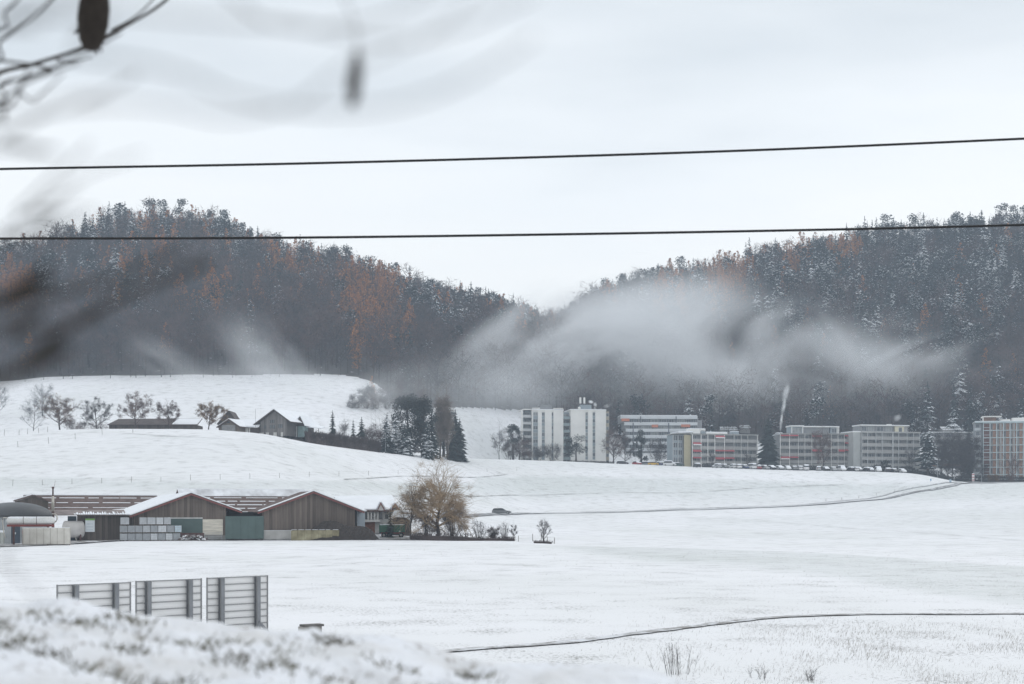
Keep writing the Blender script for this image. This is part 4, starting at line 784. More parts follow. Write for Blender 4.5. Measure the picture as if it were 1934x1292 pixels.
w = on(757, 236); o = T('shed', 'low dark-walled outbuilding with a rounded snow roof right of the farmhouse', 'shed', w, 0); s_ = 236/F; Z = lambda r: (HY-r)*s_-w.z; hw = 16*s_
MB().prism([(-hw, -.3), (hw, -.3), (hw, Z(983)), (hw*.6, Z(978)), (-hw*.6, Z(977)), (-hw, Z(980))], 0, 5).build('wall', TIMB, o); MB().prism([(-hw*1.05, Z(980)), (-hw*.6, Z(977)+.02), (hw*.6, Z(978)+.02), (hw*1.15, Z(984)), (hw*1.1, Z(982)), (hw*.55, Z(966)), (-hw*.7, Z(963)), (-hw*1.1, Z(973))], -.4, 5.4).build('roof', SNOW, o)
# green farm trailer
w = gp(716, 1016, 90); s_ = w.y/F; o = T('farm_trailer', 'green tipping farm trailer with ribbed sides standing in the yard', 'trailer', w, math.radians(4)); ln = 48*s_
TG = mat('trailer_green', (.045, .13, .085), .55, .12, 1.4)
B('body', TG, o, 0, ln, 0, 2.3, .9, 2.05); 
for z in (1.15, 1.4, 1.65, 1.9): B('side_rib', TG, o, .02, ln-.02, -.05, -.003, z, z+.08)
for f in (0, .6, .985): B('stanchion', TG, o, ln*f, ln*f+.09, -.07, -.051, .9, 2.1)
B('chassis', mat('red_chassis', (.25, .05, .04), .7, .2), o, .3, ln-.1, .5, 1.8, .62, .898); b = MB(); 
for x in (.75, 1.65, ln-.55):
    wm = MB(); wm.tube([(x, -.02, .42), (x, .28, .42)], .42, 16); tt_ = wm.build('wheel', mat('tyre_rubber', (.022, .022, .023), .85, .2), o); MB().tube([(x, -.03, .42), (x, -.021, .42)], .2, 12).build('rim', mat('rim_grey', (.3, .29, .27), .6), tt_)
B('rear_lamp', mat('white_plate', (.6, .6, .58), .6), o, ln*.78, ln*.84, -.08, -.052, .95, 1.12); B('snow', SNOW, o, .05, ln-.05, .05, 2.25, 2.053, 2.12)
# ---------------------------------------------------------------- trees and bushes one can tell apart, and the farm on the rise
rt_ = random.Random(23)
def to_obj(b, name, m, parent, smooth=False):
    b.sm = b.sm or smooth; return b.build(name, m, parent)
def bare(label, p, base, top, d=None, seed=0, spread=.32, twm=None, leafy=0, name='bare_tree', cat='bare tree', **kw):
    w = gp(p, base, 60) if d is None else on(p, d)
    h = (base-top)*w.y/F if d is None else (HY-top)*w.y/F-w.z
    rng = random.Random(seed*17+3); o = T(name, label, cat, w, rng.random()*6)
    tr, li = grow(rng, h, h*spread*kw.pop('wide', 1.2), rad=kw.pop('rad', .018*h+.05), **kw); tr.build('trunk', BARK, o); c = li.build('crown', twm or TWIG, o)
    if leafy:
        vs = [v for v in li.v if v[2] > h*.3]; b = MB(); leaves(b, rng, [(rng.choice(vs), .35) for _ in range(leafy)], leafy*2, .13); b.build('leaves', mat('withered_leaves', (.27, .17, .075), .85, .35, .8), o); o.children[-1]['kind'] = 'stuff'
    return o
def spruce(label, p, top, d=None, base=None, wpx=40, seed=0, m=None, layers=17, nb=12, name='spruce_tree', skirt=.06, droop=.35):
    w = on(p, d) if d else gp(p, base, 60); h = (HY-top)*w.y/F-w.z; rng = random.Random(seed*31+5); o = T(name, label, 'spruce', w, rng.random()*6)
    link('trunk', trunk_mesh(h*.95, .02*h+.05, BARK, rng=rng), o); link('crown', spruce_mesh(rng, h, wpx/2*w.y/F, layers, nb, droop, skirt, m=m or NEEDLE, power=.68), o); return o
def clumpy(label, p, top, d, wpx, m, n=900, size=.35, seed=0, lo=.12, cat='evergreen tree', name='evergreen_tree', blobs=26, shape=1.0, stems=True):
    w = on(p, d); h = (HY-top)*d/F-w.z; r = wpx/2*d/F; rng = random.Random(seed*7+2); o = T(name, label, cat, w)
    pts = []
    for k in range(blobs):
        t = lo+(1-lo)*rng.random()**.8; env = r*(math.sin(math.pi*min(.97, max(.12, (1-t)*.9+.08)))**.6)*shape; a = rng.random()*6.283; q_ = env*rng.random()**.5*.85
        pts.append(((math.cos(a)*q_, math.sin(a)*q_, h*t*.95), r*.34))
    b = MB(); leaves(b, rng, pts, n, size); b.build('crown', m, o); link('trunk', trunk_mesh(h*.75, .03*h+.05, BARK, rng=rng), o)
    if stems:
        b = MB()
        for c, _ in pts[::2]: b.tube([(0, 0, max(.2, c[2]*.6)), c], [.07, .03], 4, False)
        b.build('limb', BARK, o)
    return o
def bush(label, p, base, top, wpx, seed=0, m=None, d=None, n=260, dens=1., name='bare_bush'):
    w = gp(p, base, 60) if d is None else on(p, d); s_ = w.y/F; h = (base-top)*s_ if d is None else (HY-top)*s_-w.z; r = wpx/2*s_; rng = random.Random(seed*13+1); b = MB()
    for k in range(int(26*dens)):
        a = rng.random()*6.283; q_ = r*rng.uniform(.15, 1); hh = h*rng.uniform(.6, 1)*(1-.35*(q_/r)**2); pts = [(math.cos(a)*q_*.25, math.sin(a)*q_*.25, -.1), (math.cos(a)*q_*.6, math.sin(a)*q_*.6, hh*.5), (math.cos(a)*q_, math.sin(a)*q_, hh)]
        b.tube(pts, [.035, .022, .01], 3, False)
    o = T(name, label, 'bush', w); b.build('stem', BARK, o)
    t = MB(); twigs(t, rng, [((math.cos(a)*q_, math.sin(a)*q_, h*zz), r*.3) for a, q_, zz in [(rng.random()*6.283, r*rng.random()**.5*.8, rng.uniform(.2, .85)) for _ in range(18)]], int(n*dens), h*.26, .055*max(.7, w.y/400), 1.1); t.build('twigs', m or TWIG_R, o); o.children[-1]['kind'] = 'stuff'
    return o
def hedge(label, pts, hfun, dep, n, m, name='hedge', tw=.07):
    """pts: world points along the foot; twiggy band with an uneven top"""
    rng = random.Random(len(pts)*7+n); o0 = pts[0]; o = T(name, label, 'hedge', o0); b = MB(); P = [q_-o0 for q_ in pts]
    for k in range(n):
        f = rng.random()*(len(P)-1); i = min(int(f), len(P)-2); c = P[i].lerp(P[i+1], f-i); hh = hfun(f/(len(P)-1)); z = hh*rng.random()**.8*.8; c = c+Vector((rng.uniform(-.3, .3), rng.uniform(-.5, .5)*dep, z))
        d = Vector((rng.uniform(-.6, .6), rng.uniform(-.4, .4), rng.uniform(.2, 1))).normalized(); s_ = d.cross(Vector((0, 1, 0))).normalized()*tw*.6
        b.add([c-s_, c+s_, c+d*hh*rng.uniform(.2, .42)], [(0, 1, 2)])
    b.build('twigs', m, o); o.children[-1]['kind'] = 'stuff'
    b = MB()
    for i in range(len(P)-1):
        h0, h1 = hfun(i/(len(P)-1))*.55, hfun((i+1)/(len(P)-1))*.55; a, c = P[i], P[i+1]; dy = Vector((0, dep*.3, 0))
        b.add([a-dy-Vector((0, 0, .3)), c-dy-Vector((0, 0, .3)), c-dy+Vector((0, 0, h1*.8)), a-dy+Vector((0, 0, h0*.8)), a+dy+Vector((0, 0, h0)), c+dy+Vector((0, 0, h1)), c+dy-Vector((0, 0, .3)), a+dy-Vector((0, 0, .3))], [(0, 1, 2, 3), (3, 2, 5, 4), (4, 5, 6, 7)])
    b.build('inner_branches', m, o); return o
HEDGE = mat('hedge_twigs', (.062, .047, .045), .9, .35, .3, coords='World')
WIL = mat('willow_twigs', (.31, .225, .14), .9, .3, .3, coords='World')
# --- beside the big farm
bare('big golden brown willow with drooping twigs right of the farm', 826, 1019, 893, seed=4, spread=.50, twm=WIL, name='willow_tree', cat='willow', levels=(15, 10, 10), up=.36, start=.2, rad=.36, droop=.22, lens=(.5, .55, .85), fuzz=12000, fw=.32, fl_=1.25, wide=1.0, curve=.2)
bare('tall thin bare tree left of the big willow', 776, 1019, 897, seed=9, spread=.30, levels=(12, 7, 6), up=1.0, start=.3, rad=.14, wide=1.2, fuzz=150)
bush('reddish brown bush under the left side of the willow', 806, 1019, 960, 46, 2, TWIG_R, n=700, dens=1.5); bush('dense reddish bush under the right side of the willow', 853, 1019, 955, 56, 3, TWIG_R, n=900, dens=1.7)
bush('loose grey bush right of the willow', 905, 1020, 980, 42, 5, TWIG, n=320); bush('dark round bush on the field edge beyond the willow', 932, 1020, 994, 24, 6, HEDGE, n=600, dens=1.5)
bush('thin straggly bush beside the dark round bush', 952, 1020, 983, 24, 7, TWIG, n=130); 
bare('thin bare sapling standing between the bushes and the small round tree', 971, 1021, 984, seed=14, spread=.25, rad=.05, levels=(6, 4, 3))
bare('small round bare tree alone at the field edge', 1026, 1024, 981, seed=15, spread=.42, rad=.11, levels=(10, 7, 6), up=.8, start=.12)
hedge('low dark hedge below the willow', [gp(p, r, 90) for p, r in ((775, 1020), (815, 1021), (860, 1021.5), (905, 1021.5), (945, 1021.5), (972, 1022))], lambda t: 1.3 if t < .55 else .75, 1.2, 1500, HEDGE, tw=.05)
b_ = gp(1030, 1027, 90); hedge('small tangle of dark branches at the foot of the round tree', [gp(1008, 1026, 90), gp(1026, 1026.5, 90), gp(1042, 1027.5, 90)], lambda t: .5, .8, 200, HEDGE, tw=.05)
spruce('small dark spruce in front of the farmhouse by the trailer', 737, 957, d=228, wpx=24, seed=3, m=NEEDLE_N, layers=13, nb=10)
# --- dry stems in the near field
def stems(label, p, d, top, wpx, n, seed):
    w = on(p, d); s_ = d/F; h = (HY-top)*s_-w.z; rng = random.Random(seed); b, t = MB(), MB()
    for k in range(n):
        x = rng.gauss(0, wpx*.22)*s_; y = rng.gauss(0, .25); hh = h*rng.uniform(.35, 1); lx, ly = rng.uniform(-.12, .12)*hh, rng.uniform(-.1, .1)*hh
        P = [Vector((x*.7, y*.7, -.05)), Vector((x*.85+lx*.4, y, hh*.5)), Vector((x+lx, y+ly, hh))]; b.tube(P, [.005, .004, .002], 4, False)
        for j in range(5):
            f = rng.uniform(.3, .95); c_ = P[0].lerp(P[2], f); t.tube([c_, c_+Vector((rng.uniform(-.14, .14), rng.uniform(-.1, .1), rng.uniform(.08, .22)))], [.0025, .0015], 3, False)
    o = T('dry_shrub', label, 'shrub', w); b.build('stem', TWIG, o); t.build('twigs', TWIG, o); o.children[-1]['kind'] = 'stuff'
stems('thin dry shrub standing in the near field below the footpath', 1280, 38.5, 1207, 95, 22, 5)
stems('low dry stalks right of the thin shrub in the near field', 1436, 37.5, 1256, 40, 9, 6); stems('small tuft of tall stalks near the bottom picture edge', 1530, 37, 1262, 46, 10, 7)
# --- the copse before the forest edge
for i, (p, b_, t, wp, m_, lab) in enumerate(((664,771,757,26,TWIG,'lowest grey thicket at the left tip of the misty copse'),(676,771.5,741,32,TWIG,'second thicket from the left tip of the misty copse'),(692,772,727,34,TWIG,'grey thicket under the orange larch in the misty copse'),(710,772.5,724,36,TWIG_R,'reddish thicket right of the orange larch in the misty copse'),(730,773,714,38,TWIG,'tall grey thicket in the middle of the misty copse'),(748,774,710,38,TWIG_R,'tall reddish thicket left of the evergreen clump in the misty copse'),(768,775,705,40,TWIG,'tall grey thicket right behind the dark evergreen clump'),(788,776,706,38,TWIG_R,'reddish thicket seen above the dark evergreens'),(700,773,748,60,TWIG_R,'broad low thicket along the front of the misty copse'),(745,774,746,66,TWIG,'broad low grey thicket before the copse behind the birches'))):
    bush(lab, p, b_, t, wp, 200+i, m_, n=650, dens=1.3, name='thicket')
cr, tk = PROT['larch_tree'][0]; w = gp(700, 771, 400)+Vector((0, 5, 0)); hm = max(q_.co.z for q_ in cr.vertices); sc_2 = ((HY-710)*w.y/F-w.z)/hm
o = T('larch_tree', 'orange larch tip standing out of the misty copse behind the farm hedge', 'larch', w); o.scale = (sc_2*.9, sc_2*.9, sc_2); link('trunk', tk, o); link('crown', cr, o)
# --- the farm on the rise
bare('broad round bare tree with brownish leaves, leftmost of the row on the rise', 112, 814, 747, d=402, seed=21, spread=.54, leafy=700, rad=.26, levels=(12, 8, 7), fuzz=3600, up=.35, twm=TWIG_R)
bare('dark dense bare tree, second from left in the row on the rise', 184, 810, 754, d=404, seed=22, spread=.54, rad=.22, levels=(12, 8, 7), start=.12, fuzz=3600, up=.35)
bare('tall bare tree with open round crown above the long low shed', 256, 806, 745, d=404, seed=23, spread=.54, rad=.22, levels=(11, 8, 6), fuzz=3600, up=.35, twm=TWIG_R, leafy=250)
bare('smaller bare tree right of the tall open one above the shed', 320, 806, 757, d=404, seed=24, spread=.50, rad=.17, levels=(10, 7, 6), fuzz=3600, up=.35, twm=TWIG_R)
bare('tree keeping golden yellow leaves at the right end of the shed', 394, 813, 761, d=400, seed=25, spread=.54, rad=.2, levels=(11, 7, 6), fuzz=3600, up=.35, twm=TWIG_R, leafy=2200)
bush('brown thicket between the two leftmost trees on the rise', 140, 812, 791, 52, 31, TWIG_R, d=406, n=800, dens=1.6); bush('lower brown thicket under the dark dense tree', 182, 812, 796, 46, 32, TWIG_R, d=405, n=500, dens=1.2)
MISTTW = mat('mist_tinted_twigs', (.15, .155, .165), .9, .2, .3, coords='World')  # pale grey puts the mist over these trees into the twig colour
bare('faint bare tree standing in the mist far left', 64, 782, 745, d=455, seed=41, spread=.4, twm=MISTTW, rad=.15); bare('faint dense tree in the mist behind the leftmost tree', 81, 757, 722, d=520, seed=42, spread=.42, twm=MISTTW, rad=.2, levels=(12, 8, 6)); bare('faint tree cut off by the left picture edge', -2, 760, 726, d=520, seed=43, spread=.4, twm=MISTTW, rad=.2, levels=(12, 8, 6))
# long low shed
def base_at(p, d): return on(p, d)
d = 410; w = on(206, d); s_ = d/F; X = lambda p: (p-206)*s_; Z = lambda r: (HY-r)*s_-w.z
o = T('long_shed', 'long low shed with a dark roof, snowy at its right end, behind the trees', 'shed', w)
B('wall', PLANK_D, o, 0, X(373), 0, 7, -1, Z(803)); 
ro = MB().slab((-.4, -.6, Z(803.5)), (X(325), -.6, Z(803.5)), (X(325), 6, Z(789)), (-.4+1.5, 6, Z(790)), .2).build('roof', mat('dark_shed_roof', (.085, .068, .062), .85, .3, .8, ), o)
r2 = MB().slab((X(325)+.01, -.6, Z(803.5)), (X(374), -.6, Z(803.5)), (X(374), 6, Z(789)), (X(325)+.01, 6, Z(789)), .2).build('roof', TILE, o); MB().slab((X(326), -.55, Z(803.5)+.23), (X(373.5), -.55, Z(803.5)+.23), (X(373.5), 5.2, Z(791)+.23), (X(326), 5.2, Z(791)+.23), .18).build('snow', SNOW, r2)
for p in (215, 232, 250, 268, 286, 304, 330, 352): B('post', TIMB, o, X(p), X(p)+.2, -.3, -.1, -1, Z(804.5))
# small barn pair and the big farmhouse
d = 400; s_ = d/F
w = on(413, d+9); gable('barn', 'steep dark gable barn just right of the golden tree', 'barn', w, 0, 36*s_, (HY-800)*(d+9)/F-w.z, (HY-776.5)*(d+9)/F-w.z, 8, PLANK_D, ridge=.56, ovl=.3, ovr=.3, verge=None, snow_side=(0, 0), roof=mat('dark_shed_roof', (.09, .07, .06), .8))
w = on(414, d); o = gable('cottage', 'small grey gabled outbuilding with big pale door and white roof slope', 'outbuilding', w, math.radians(-14), 40*s_*1.03, (HY-806)*s_-w.z, (HY-793.3)*s_-w.z, 9, PLANK, ridge=.52, ovl=.5, ovr=.5, verge=TIMB, snow_side=(1, 1))
B('door', mat('pale_grey_boards', (.25, .25, .25), .8, .2, 2), o, .8, 4.9, -.1, -.003, -.3, 2.0); B('window', GLASS, o, 2.4, 3.2, -.05, -.003, 2.5, 3.0)
w = on(453, d+2.5); o = T('outbuilding', 'low white outbuilding under a broad snow roof left of the farmhouse', 'outbuilding', w); Z = lambda r: (HY-r)*(d+2.5)/F-w.z; B('wall', TIMB, o, 0, 36*s_, 0, 6, -1, Z(807.5)); B('white_panel', WW, o, .8, 2.4, -.06, -.003, -.5, Z(808.5)); B('white_panel', WW, o, 2.55, 2.9, -.06, -.003, -.5, Z(808.5)); MB().slab((-2.6, -.8, Z(807.3)), (37*s_, -.8, Z(807.3)), (37*s_, 7, Z(791)), (-2.6, 7, Z(791)), .3).build('roof', SNOW, o)
d = 402; s_ = d/F; w = on(487, d+2); Hh = lambda r: (HY-r)*s_-w.z
o = gable('farmhouse', 'big grey timber farmhouse with a wide gable and snowy roof on the rise', 'house', w, math.radians(-22), 66*s_*1.1, Hh(799.5), Hh(775), 15, plank_mat('farmhouse_boards', (.19, .18, .175), .5), ridge=.54, ovl=.9, ovr=.6, ovf=1.2, her=Hh(797), verge=TIMB, roof=TIMB, snow_side=(1, 1), wr=60*s_*1.05)
for x, z0, z1, wd in ((4.1, 3.3, 4.2, .8), (4.95, 3.3, 4.2, .5), (2.1, 1.75, 2.7, .55), (4.0, 1.75, 2.75, .65), (4.85, 1.75, 2.75, .8), (6.7, 1.9, 2.9, .7), (7.5, 1.9, 2.9, .6)):
    f = B('window', GLASS, o, x, x+wd, -.08, -.003, z0, z1); B('frame', mat('grey_frame', (.30, .33, .34), .7), f, x+wd/2-.04, x+wd/2+.04, -.11, -.081, z0, z1)
for x, wd in ((.6, 1.3), (2.7, .95), (5.2, 1.0), (7.6, .7)): B('garage_panel', WW, o, x, x+wd, -.1, -.003, -.6, .65)
w2 = on(566, d+5); o2 = w2-w
MB().box(0, .35, 0, .35, -.5, 2.6).build('porch_post', WW, o, (9.2, 5.2, 0)); B('glazed_porch', mat('pale_green_glass', (.26, .36, .36), .3, .1), o, 9.7, 11.4, 5.6, 8.5, -.5, 2.7)
MB().prism([(9.3, 2.6), (11.9, 2.6), (10.7, 5.4)], 5.2, 5.5).build('dormer', TIMB, o); MB().slab((8.6, 5.2, 3.2), (10.65, 5.2, 5.5), (10.0, 11, 5.5), (8.0, 11, 3.2), .2).slab((10.66, 5.2, 5.5), (12.2, 5.2, 2.6), (12.2, 11, 2.6), (10.66, 11, 5.5), .2).build('dormer_snow', SNOW, o)
MB().slab((11.6, 7, 2.35), (15.4, 9, 1.9), (15.0, 12, 2.4), (11.6, 12, 3.6), .22).build('porch_roof', SNOW, o); [MB().tube([(x, y, -.6), (x, y, 2.0)], .08, 5).build('post', TIMB, o) for x, y in ((14.6, 8.9), (12.6, 7.8))]
w = on(482.5, 396); MB().tube([(0, 0, -.3), (0, 0, (801-776)*396/F+3.2)], .035, 5).build('flagpole', BARK, None, w); clean(bpy.data.objects['flagpole'], 'thin bare flagpole left of the big farmhouse', 'flagpole')
# long brown hedge under the farmhouse and along the rise
hp = [(470,812.5),(500,818),(540,827.5),(580,836),(620,842),(660,847.5),(700,852.5),(716,855)]
hedge('long dark brown hedge running down the rise below the farmhouse', [gp(p, r, 150)+Vector((0, 3, 0)) for p, r in hp], lambda t: np.interp(t, [0, .1, .2, .5, .8, 1], [.5, 1.9, 2.8, 3.8, 4.2, 3.4]), 3.5, 7000, HEDGE, tw=.11)
hp = [(700,850),(740,853),(780,856.5),(815,860)]
hedge('right-hand lower brown hedge below the dark evergreens', [gp(p, r, 150)+Vector((0, 4, 0)) for p, r in hp], lambda t: np.interp(t, [0, .4, 1], [3.4, 3.2, 2.0]), 3.5, 2400, HEDGE, tw=.11)
d = 432
spruce('neat dark spruce right of the farmhouse', 628, 774, d=418, wpx=26, seed=51, m=NEEDLE_N, layers=16); bush('round bare bush right of the neat spruce', 648, 815, 786, 26, 52, TWIG, d=425, n=420)
spruce('small spruce at the left of the pair above the hedge', 667, 791, d=430, wpx=20, seed=53, m=NEEDLE_N, layers=12); spruce('broader spruce at the right of the pair above the hedge', 683, 787, d=432, wpx=36, seed=54, m=NEEDLE_N, layers=14)
for i, (p, t, lab) in enumerate(((704, 778, 'thin birch left of the pale gap'), (712, 775, 'slender birch in the middle of the thin group'), (722, 781, 'short birch right in the thin group'))): bare(lab+' above the hedge', p, 0, t, d=445, seed=60+i, spread=.16, twm=mat('birch_twigs', (.17, .155, .15), .9, .3, .4), rad=.09, levels=(10, 5, 4), up=1.3, fuzz=300, name='birch_tree', cat='birch')
spruce('snow-flecked spruce left of the dark evergreen clump', 731, 783, d=440, wpx=44, seed=55, m=NEEDLE, layers=15)
bare('bare tree peeking out left of the dark evergreen clump', 744, 0, 770, d=452, seed=66, spread=.3, rad=.14)
clumpy('big dark rounded evergreen with snow flecks, left in the clump', 770, 747, 455, 74, NEEDLE_N, 7000, .34, 71, .05, blobs=40, shape=1.1)
clumpy('dark evergreen in the middle of the clump, before the poplars', 800, 750, 458, 62, NEEDLE_N, 5000, .34, 72, .12, blobs=28); spruce('low snowy spruce at the foot of the evergreen clump', 764, 800, d=446, wpx=48, seed=73, m=NEEDLE, layers=13, nb=13); spruce('low dark spruce before the poplars', 806, 800, d=452, wpx=44, seed=74, m=NEEDLE, layers=13, nb=13)
POP = mat('poplar_twigs', (.20, .165, .14), .9, .3, .4, coords='World')
for i, (p, t, sp_, lab) in enumerate(((797, 735, .18, 'tall bare poplar rising behind the evergreen clump, left one'), (831, 731, .20, 'tall bare poplar left in the close pair'), (846, 730, .21, 'tallest bare poplar right in the close pair'))):
    bare(lab, p, 0, t, d=468 if i else 475, seed=80+i, spread=sp_, twm=POP, rad=.28, levels=(24, 8, 6), up=2.6, start=.08, wide=1.5, fuzz=1500, name='poplar_tree', cat='poplar', lens=(.42, .62, .5))
spruce('dark spruce right behind the poplar pair', 860, 772, d=480, wpx=46, seed=75, m=NEEDLE_N, layers=15); spruce('lower dark spruce at the right foot of the poplars', 855, 805, d=470, wpx=38, seed=76, m=NEEDLE_N, layers=12)
clumpy('dark evergreen behind the poplar pair', 838, 774, 486, 64, NEEDLE_N, 5000, .34, 175, .05, blobs=34)
spruce('broad dark spruce at the right end of the poplar group', 868, 790, d=474, wpx=44, seed=176, m=NEEDLE_N, layers=15, nb=13)
bush('reddish bush at the foot of the poplars', 856, 858, 846, 32, 77, TWIG_R, d=472, n=320)
LAMPM = mat('lamp_post_steel', (.34, .35, .36), .6, .1)
def lamp(label, p, d, top, globe=False, h=None):
    w = on(p, d); hh = (HY-top)*d/F-w.z; o = T('street_lamp', label, 'street lamp', w); MB().tube([(0, 0, -.3), (0, 0, hh)], [.09, .06], 6).build('pole', LAMPM, o)
    if globe: b = MB(); b.sm = True; b.lathe([(.02, hh), (.25, hh+.08), (.34, hh+.3), (.25, hh+.52), (.02, hh+.6)], 10); b.build('globe', mat('milk_glass', (.75, .76, .78), .3), o)
    else: MB().box(-.9, .1, -.12, .12, hh+.002, hh+.14).build('lamp_head', LAMPM, o)
spruce('snowy spruce filling the left flank of the evergreen clump', 748, 778, d=448, wpx=44, seed=171, m=NEEDLE, layers=15); spruce('pointed dark spruce showing between the evergreen clump and the poplars', 815, 770, d=463, wpx=40, seed=172, m=NEEDLE_N, layers=15)
bush('grey brown bush between the spruce pair and the birches', 697, 0, 800, 34, 173, TWIG_R, d=440, n=700); bush('brown bush right of the birches above the hedge', 716, 0, 806, 30, 174, TWIG_R, d=441, n=600)
lamp('street lamp with a flat head below the evergreen clump', 812, 462, 815); lamp('thin lamp post left of the evergreen clump', 728, 438, 820)
# ---------------------------------------------------------------- the apartment blocks
WHITE = mat('white_wall', (.74, .73, .70), .8, .06, .3); GREYP = mat('grey_balcony_panel', (.36, .355, .345), .8, .10, .5); BROWNP = mat('brown_panel', (.20, .12, .085), .8, .22, .8)
BEIGE = mat('beige_end_wall', (.43, .385, .26), .85, .06, .4); BLUEG = mat('blue_grey_panel', (.27, .31, .335), .7, .08, .5); WIN = mat('dim_window', (.085, .098, .112), .3, .5, .35, spec=.5, col2=(.19, .21, .23))
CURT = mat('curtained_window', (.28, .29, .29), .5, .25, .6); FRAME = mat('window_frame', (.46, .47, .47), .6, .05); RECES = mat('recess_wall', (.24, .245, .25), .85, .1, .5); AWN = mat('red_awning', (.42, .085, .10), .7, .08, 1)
AWNW = mat('white_awning_valance', (.72, .71, .70), .7, .04); ORB = mat('orange_blind', (.52, .20, .13), .7, .1); CONCB = mat('block_concrete', (.30, .30, .29), .85, .15, .3); PALEB = mat('pale_slab_edge', (.50, .56, .58), .7, .05); TANW = mat('tan_end_wall', (.36, .32, .26), .85, .1, .3)
rb = random.Random(77)
class Blk:
    def __init__(s, label, p0, p1, d, rz, top, base=None, rd=None, cat='apartment block'):
        s.d = d; a = px(p0, HY, d); r1 = (p1-CX)/F; ux_, uy_ = math.cos(rz), math.sin(rz)
        s.W = (r1*d-a.x)/(ux_-r1*uy_); s.a = a; s.rz = rz; s.u = (ux_, uy_); s.p0 = p0
        z0 = ground(a.x, d) if base is None else (HY-base)*d/F; s.z0 = z0; s.H = (HY-top)*d/F-z0
        s.o = T('apartment_block', label, cat, (a.x, d, z0), rz)
        s.gl = min(0, min(ground(a.x+s.u[0]*s.W*t, d+s.u[1]*s.W*t)-z0 for t in (0, .5, 1)))-1
    def X(s, p): r = (p-CX)/F; return (r*s.d-s.a.x)/(s.u[0]-r*s.u[1])
    def Z(s, row): return (HY-row)*s.d/F-s.z0
    def b(s, n, m, x0, x1, y0, y1, z0, z1, parent=None): return B(n, m, parent or s.o, x0, x1, y0, y1, z0, z1)
    def win(s, x0, x1, z0, z1, y=0., m=None, div=None, dep=.05):
        g = s.b('window', m or (CURT if rb.random() < .3 else WIN), x0, x1, y-dep, y-.003, z0, z1)
        f = MB(); n = div or max(1, round((x1-x0)/1.1)); t = .05
        f.box(x0-.05, x1+.05, y-dep-.03, y-dep-.002, z0-.05, z0+.03).box(x0-.05, x1+.05, y-dep-.03, y-dep-.002, z1-.03, z1+.05)
        for k in range(n+1): x = x0+(x1-x0)*k/n; f.box(x-t, x+t, y-dep-.03, y-dep-.002, z0+.03, z1-.03)
        f.build('frame', FRAME, g); return g
def flatroof(k, x0, x1, y0, y1, z, m=CONCB, ov=.4):
    r = k.b('roof', m, x0-ov, x1+ov, y0-ov, y1+ov, z, z+.28); B('snow', SNOW, r, x0-ov+.05, x1+ov-.05, y0-ov+.05, y1+ov-.05, z+.283, z+.50); return r
# --- white tower pair
k = Blk('tall white tower block pair with dark vertical window strips and antennas on the roof', 1005, 1065, 577, math.radians(9), 775)
H = k.H; dp = 13
def tower(k, x0, x1, cols, top, recess=None):
    z1 = k.Z(top); segs = []; x = x0
    for (p0, p1, ph) in cols: segs.append((x, k.X(p0))); x = k.X(p1)
    segs.append((x, x1))
    k.b('wall', WHITE, x0, x1, .35, dp, k.gl, z1-.02)
    for (a, c) in segs: k.b('wall_panel', WHITE, a, c, 0, .347, k.gl, z1)
    st = 2.76; n = int((z1-.8)/st)
    for (p0, p1, ph) in cols:
        a, c = k.X(p0)+.02, k.X(p1)-.02
        for f in range(n):
            zb = z1-(f+1)*st-.35
            k.win(a, c, zb+.95, zb+2.3, .28, WIN if (f+ph) % 3 else CURT, 1 if c-a < 1.2 else 2); k.b('spandrel', BLUEG, a, c, .12, .345, zb-.35, zb+.85)
        k.b('lintel', WHITE, a, c, .02, .345, z1-.42, z1-.01)
    flatroof(k, x0, x1, 0, dp, z1, WHITE, .15)
xa, xb = 0, k.X(1064); tower(k, xa, xb, ((1007, 1016, 0), (1023.3, 1029, 1), (1042, 1045.3, 2)), 775)
# the left return with grey balconies
lx = -(1005-988.5)*577/F
k.b('wall', BLUEG, lx*.72, -.003, 3.2, dp, k.gl, k.Z(774.5))
for f in range(8):
    zb = k.Z(775.5)-(f+1)*2.76; k.b('balcony_front', mat('pale_balcony', (.50, .51, .51), .7, .06), lx, -.01, 1.2, 1.35, zb, zb+1.05); k.b('floor_slab', CONCB, lx, -.01, 1.36, 3.19, zb-.18, zb); k.win(lx*.7, lx*.2, zb+.3, zb+2.2, 3.19)
k.b('balcony_end', WHITE, lx-.15, lx-.003, 1.1, 6, k.gl, k.Z(773)); k.b('roof_slab', WHITE, lx, -.16, 1.1, dp, k.Z(774), k.Z(772))
# glazed link and right tower
x2, x3 = k.X(1078), k.X(1144.5); k.b('wall', BLUEG, xb+.16, x2-.01, 3.4, dp, k.gl, k.Z(777))
for f in range(8):
    zb = k.Z(778)-(f+1)*2.76; k.b('glass_balcony', mat('green_grey_glass', (.24, .30, .31), .3, .12, .6), xb+.16, x2-.01, .9, 1.0, zb+.1, zb+1.15); k.b('floor_slab', CONCB, xb+.16, x2-.01, 1.01, 3.39, zb-.1, zb+.08); k.win(xb+.5, x2-.4, zb+.2, zb+2.2, 3.39)
tower(k, x2, x3, ((1105.7, 1110.5, 0), (1119.3, 1124.4, 1)), 774)
k.b('end_wall', TANW, x3+.003, x3+.25, .9, dp, k.gl, k.Z(775)); k.b('end_bay', TANW, x3+.26, k.X(1152), 1.5, 9, k.gl, k.Z(775))
for f in range(8): zb = k.Z(776)-(f+1)*2.76; k.win(x3+.45, k.X(1151.5), zb+.9, zb+2.2, 1.49, WIN, 1)
k.b('parapet', WHITE, xa, k.X(1020), .2, .5, k.Z(773)+.3, k.Z(770)); k.b('parapet', WHITE, k.X(1045), xb, .2, .5, k.Z(773)+.3, k.Z(770))
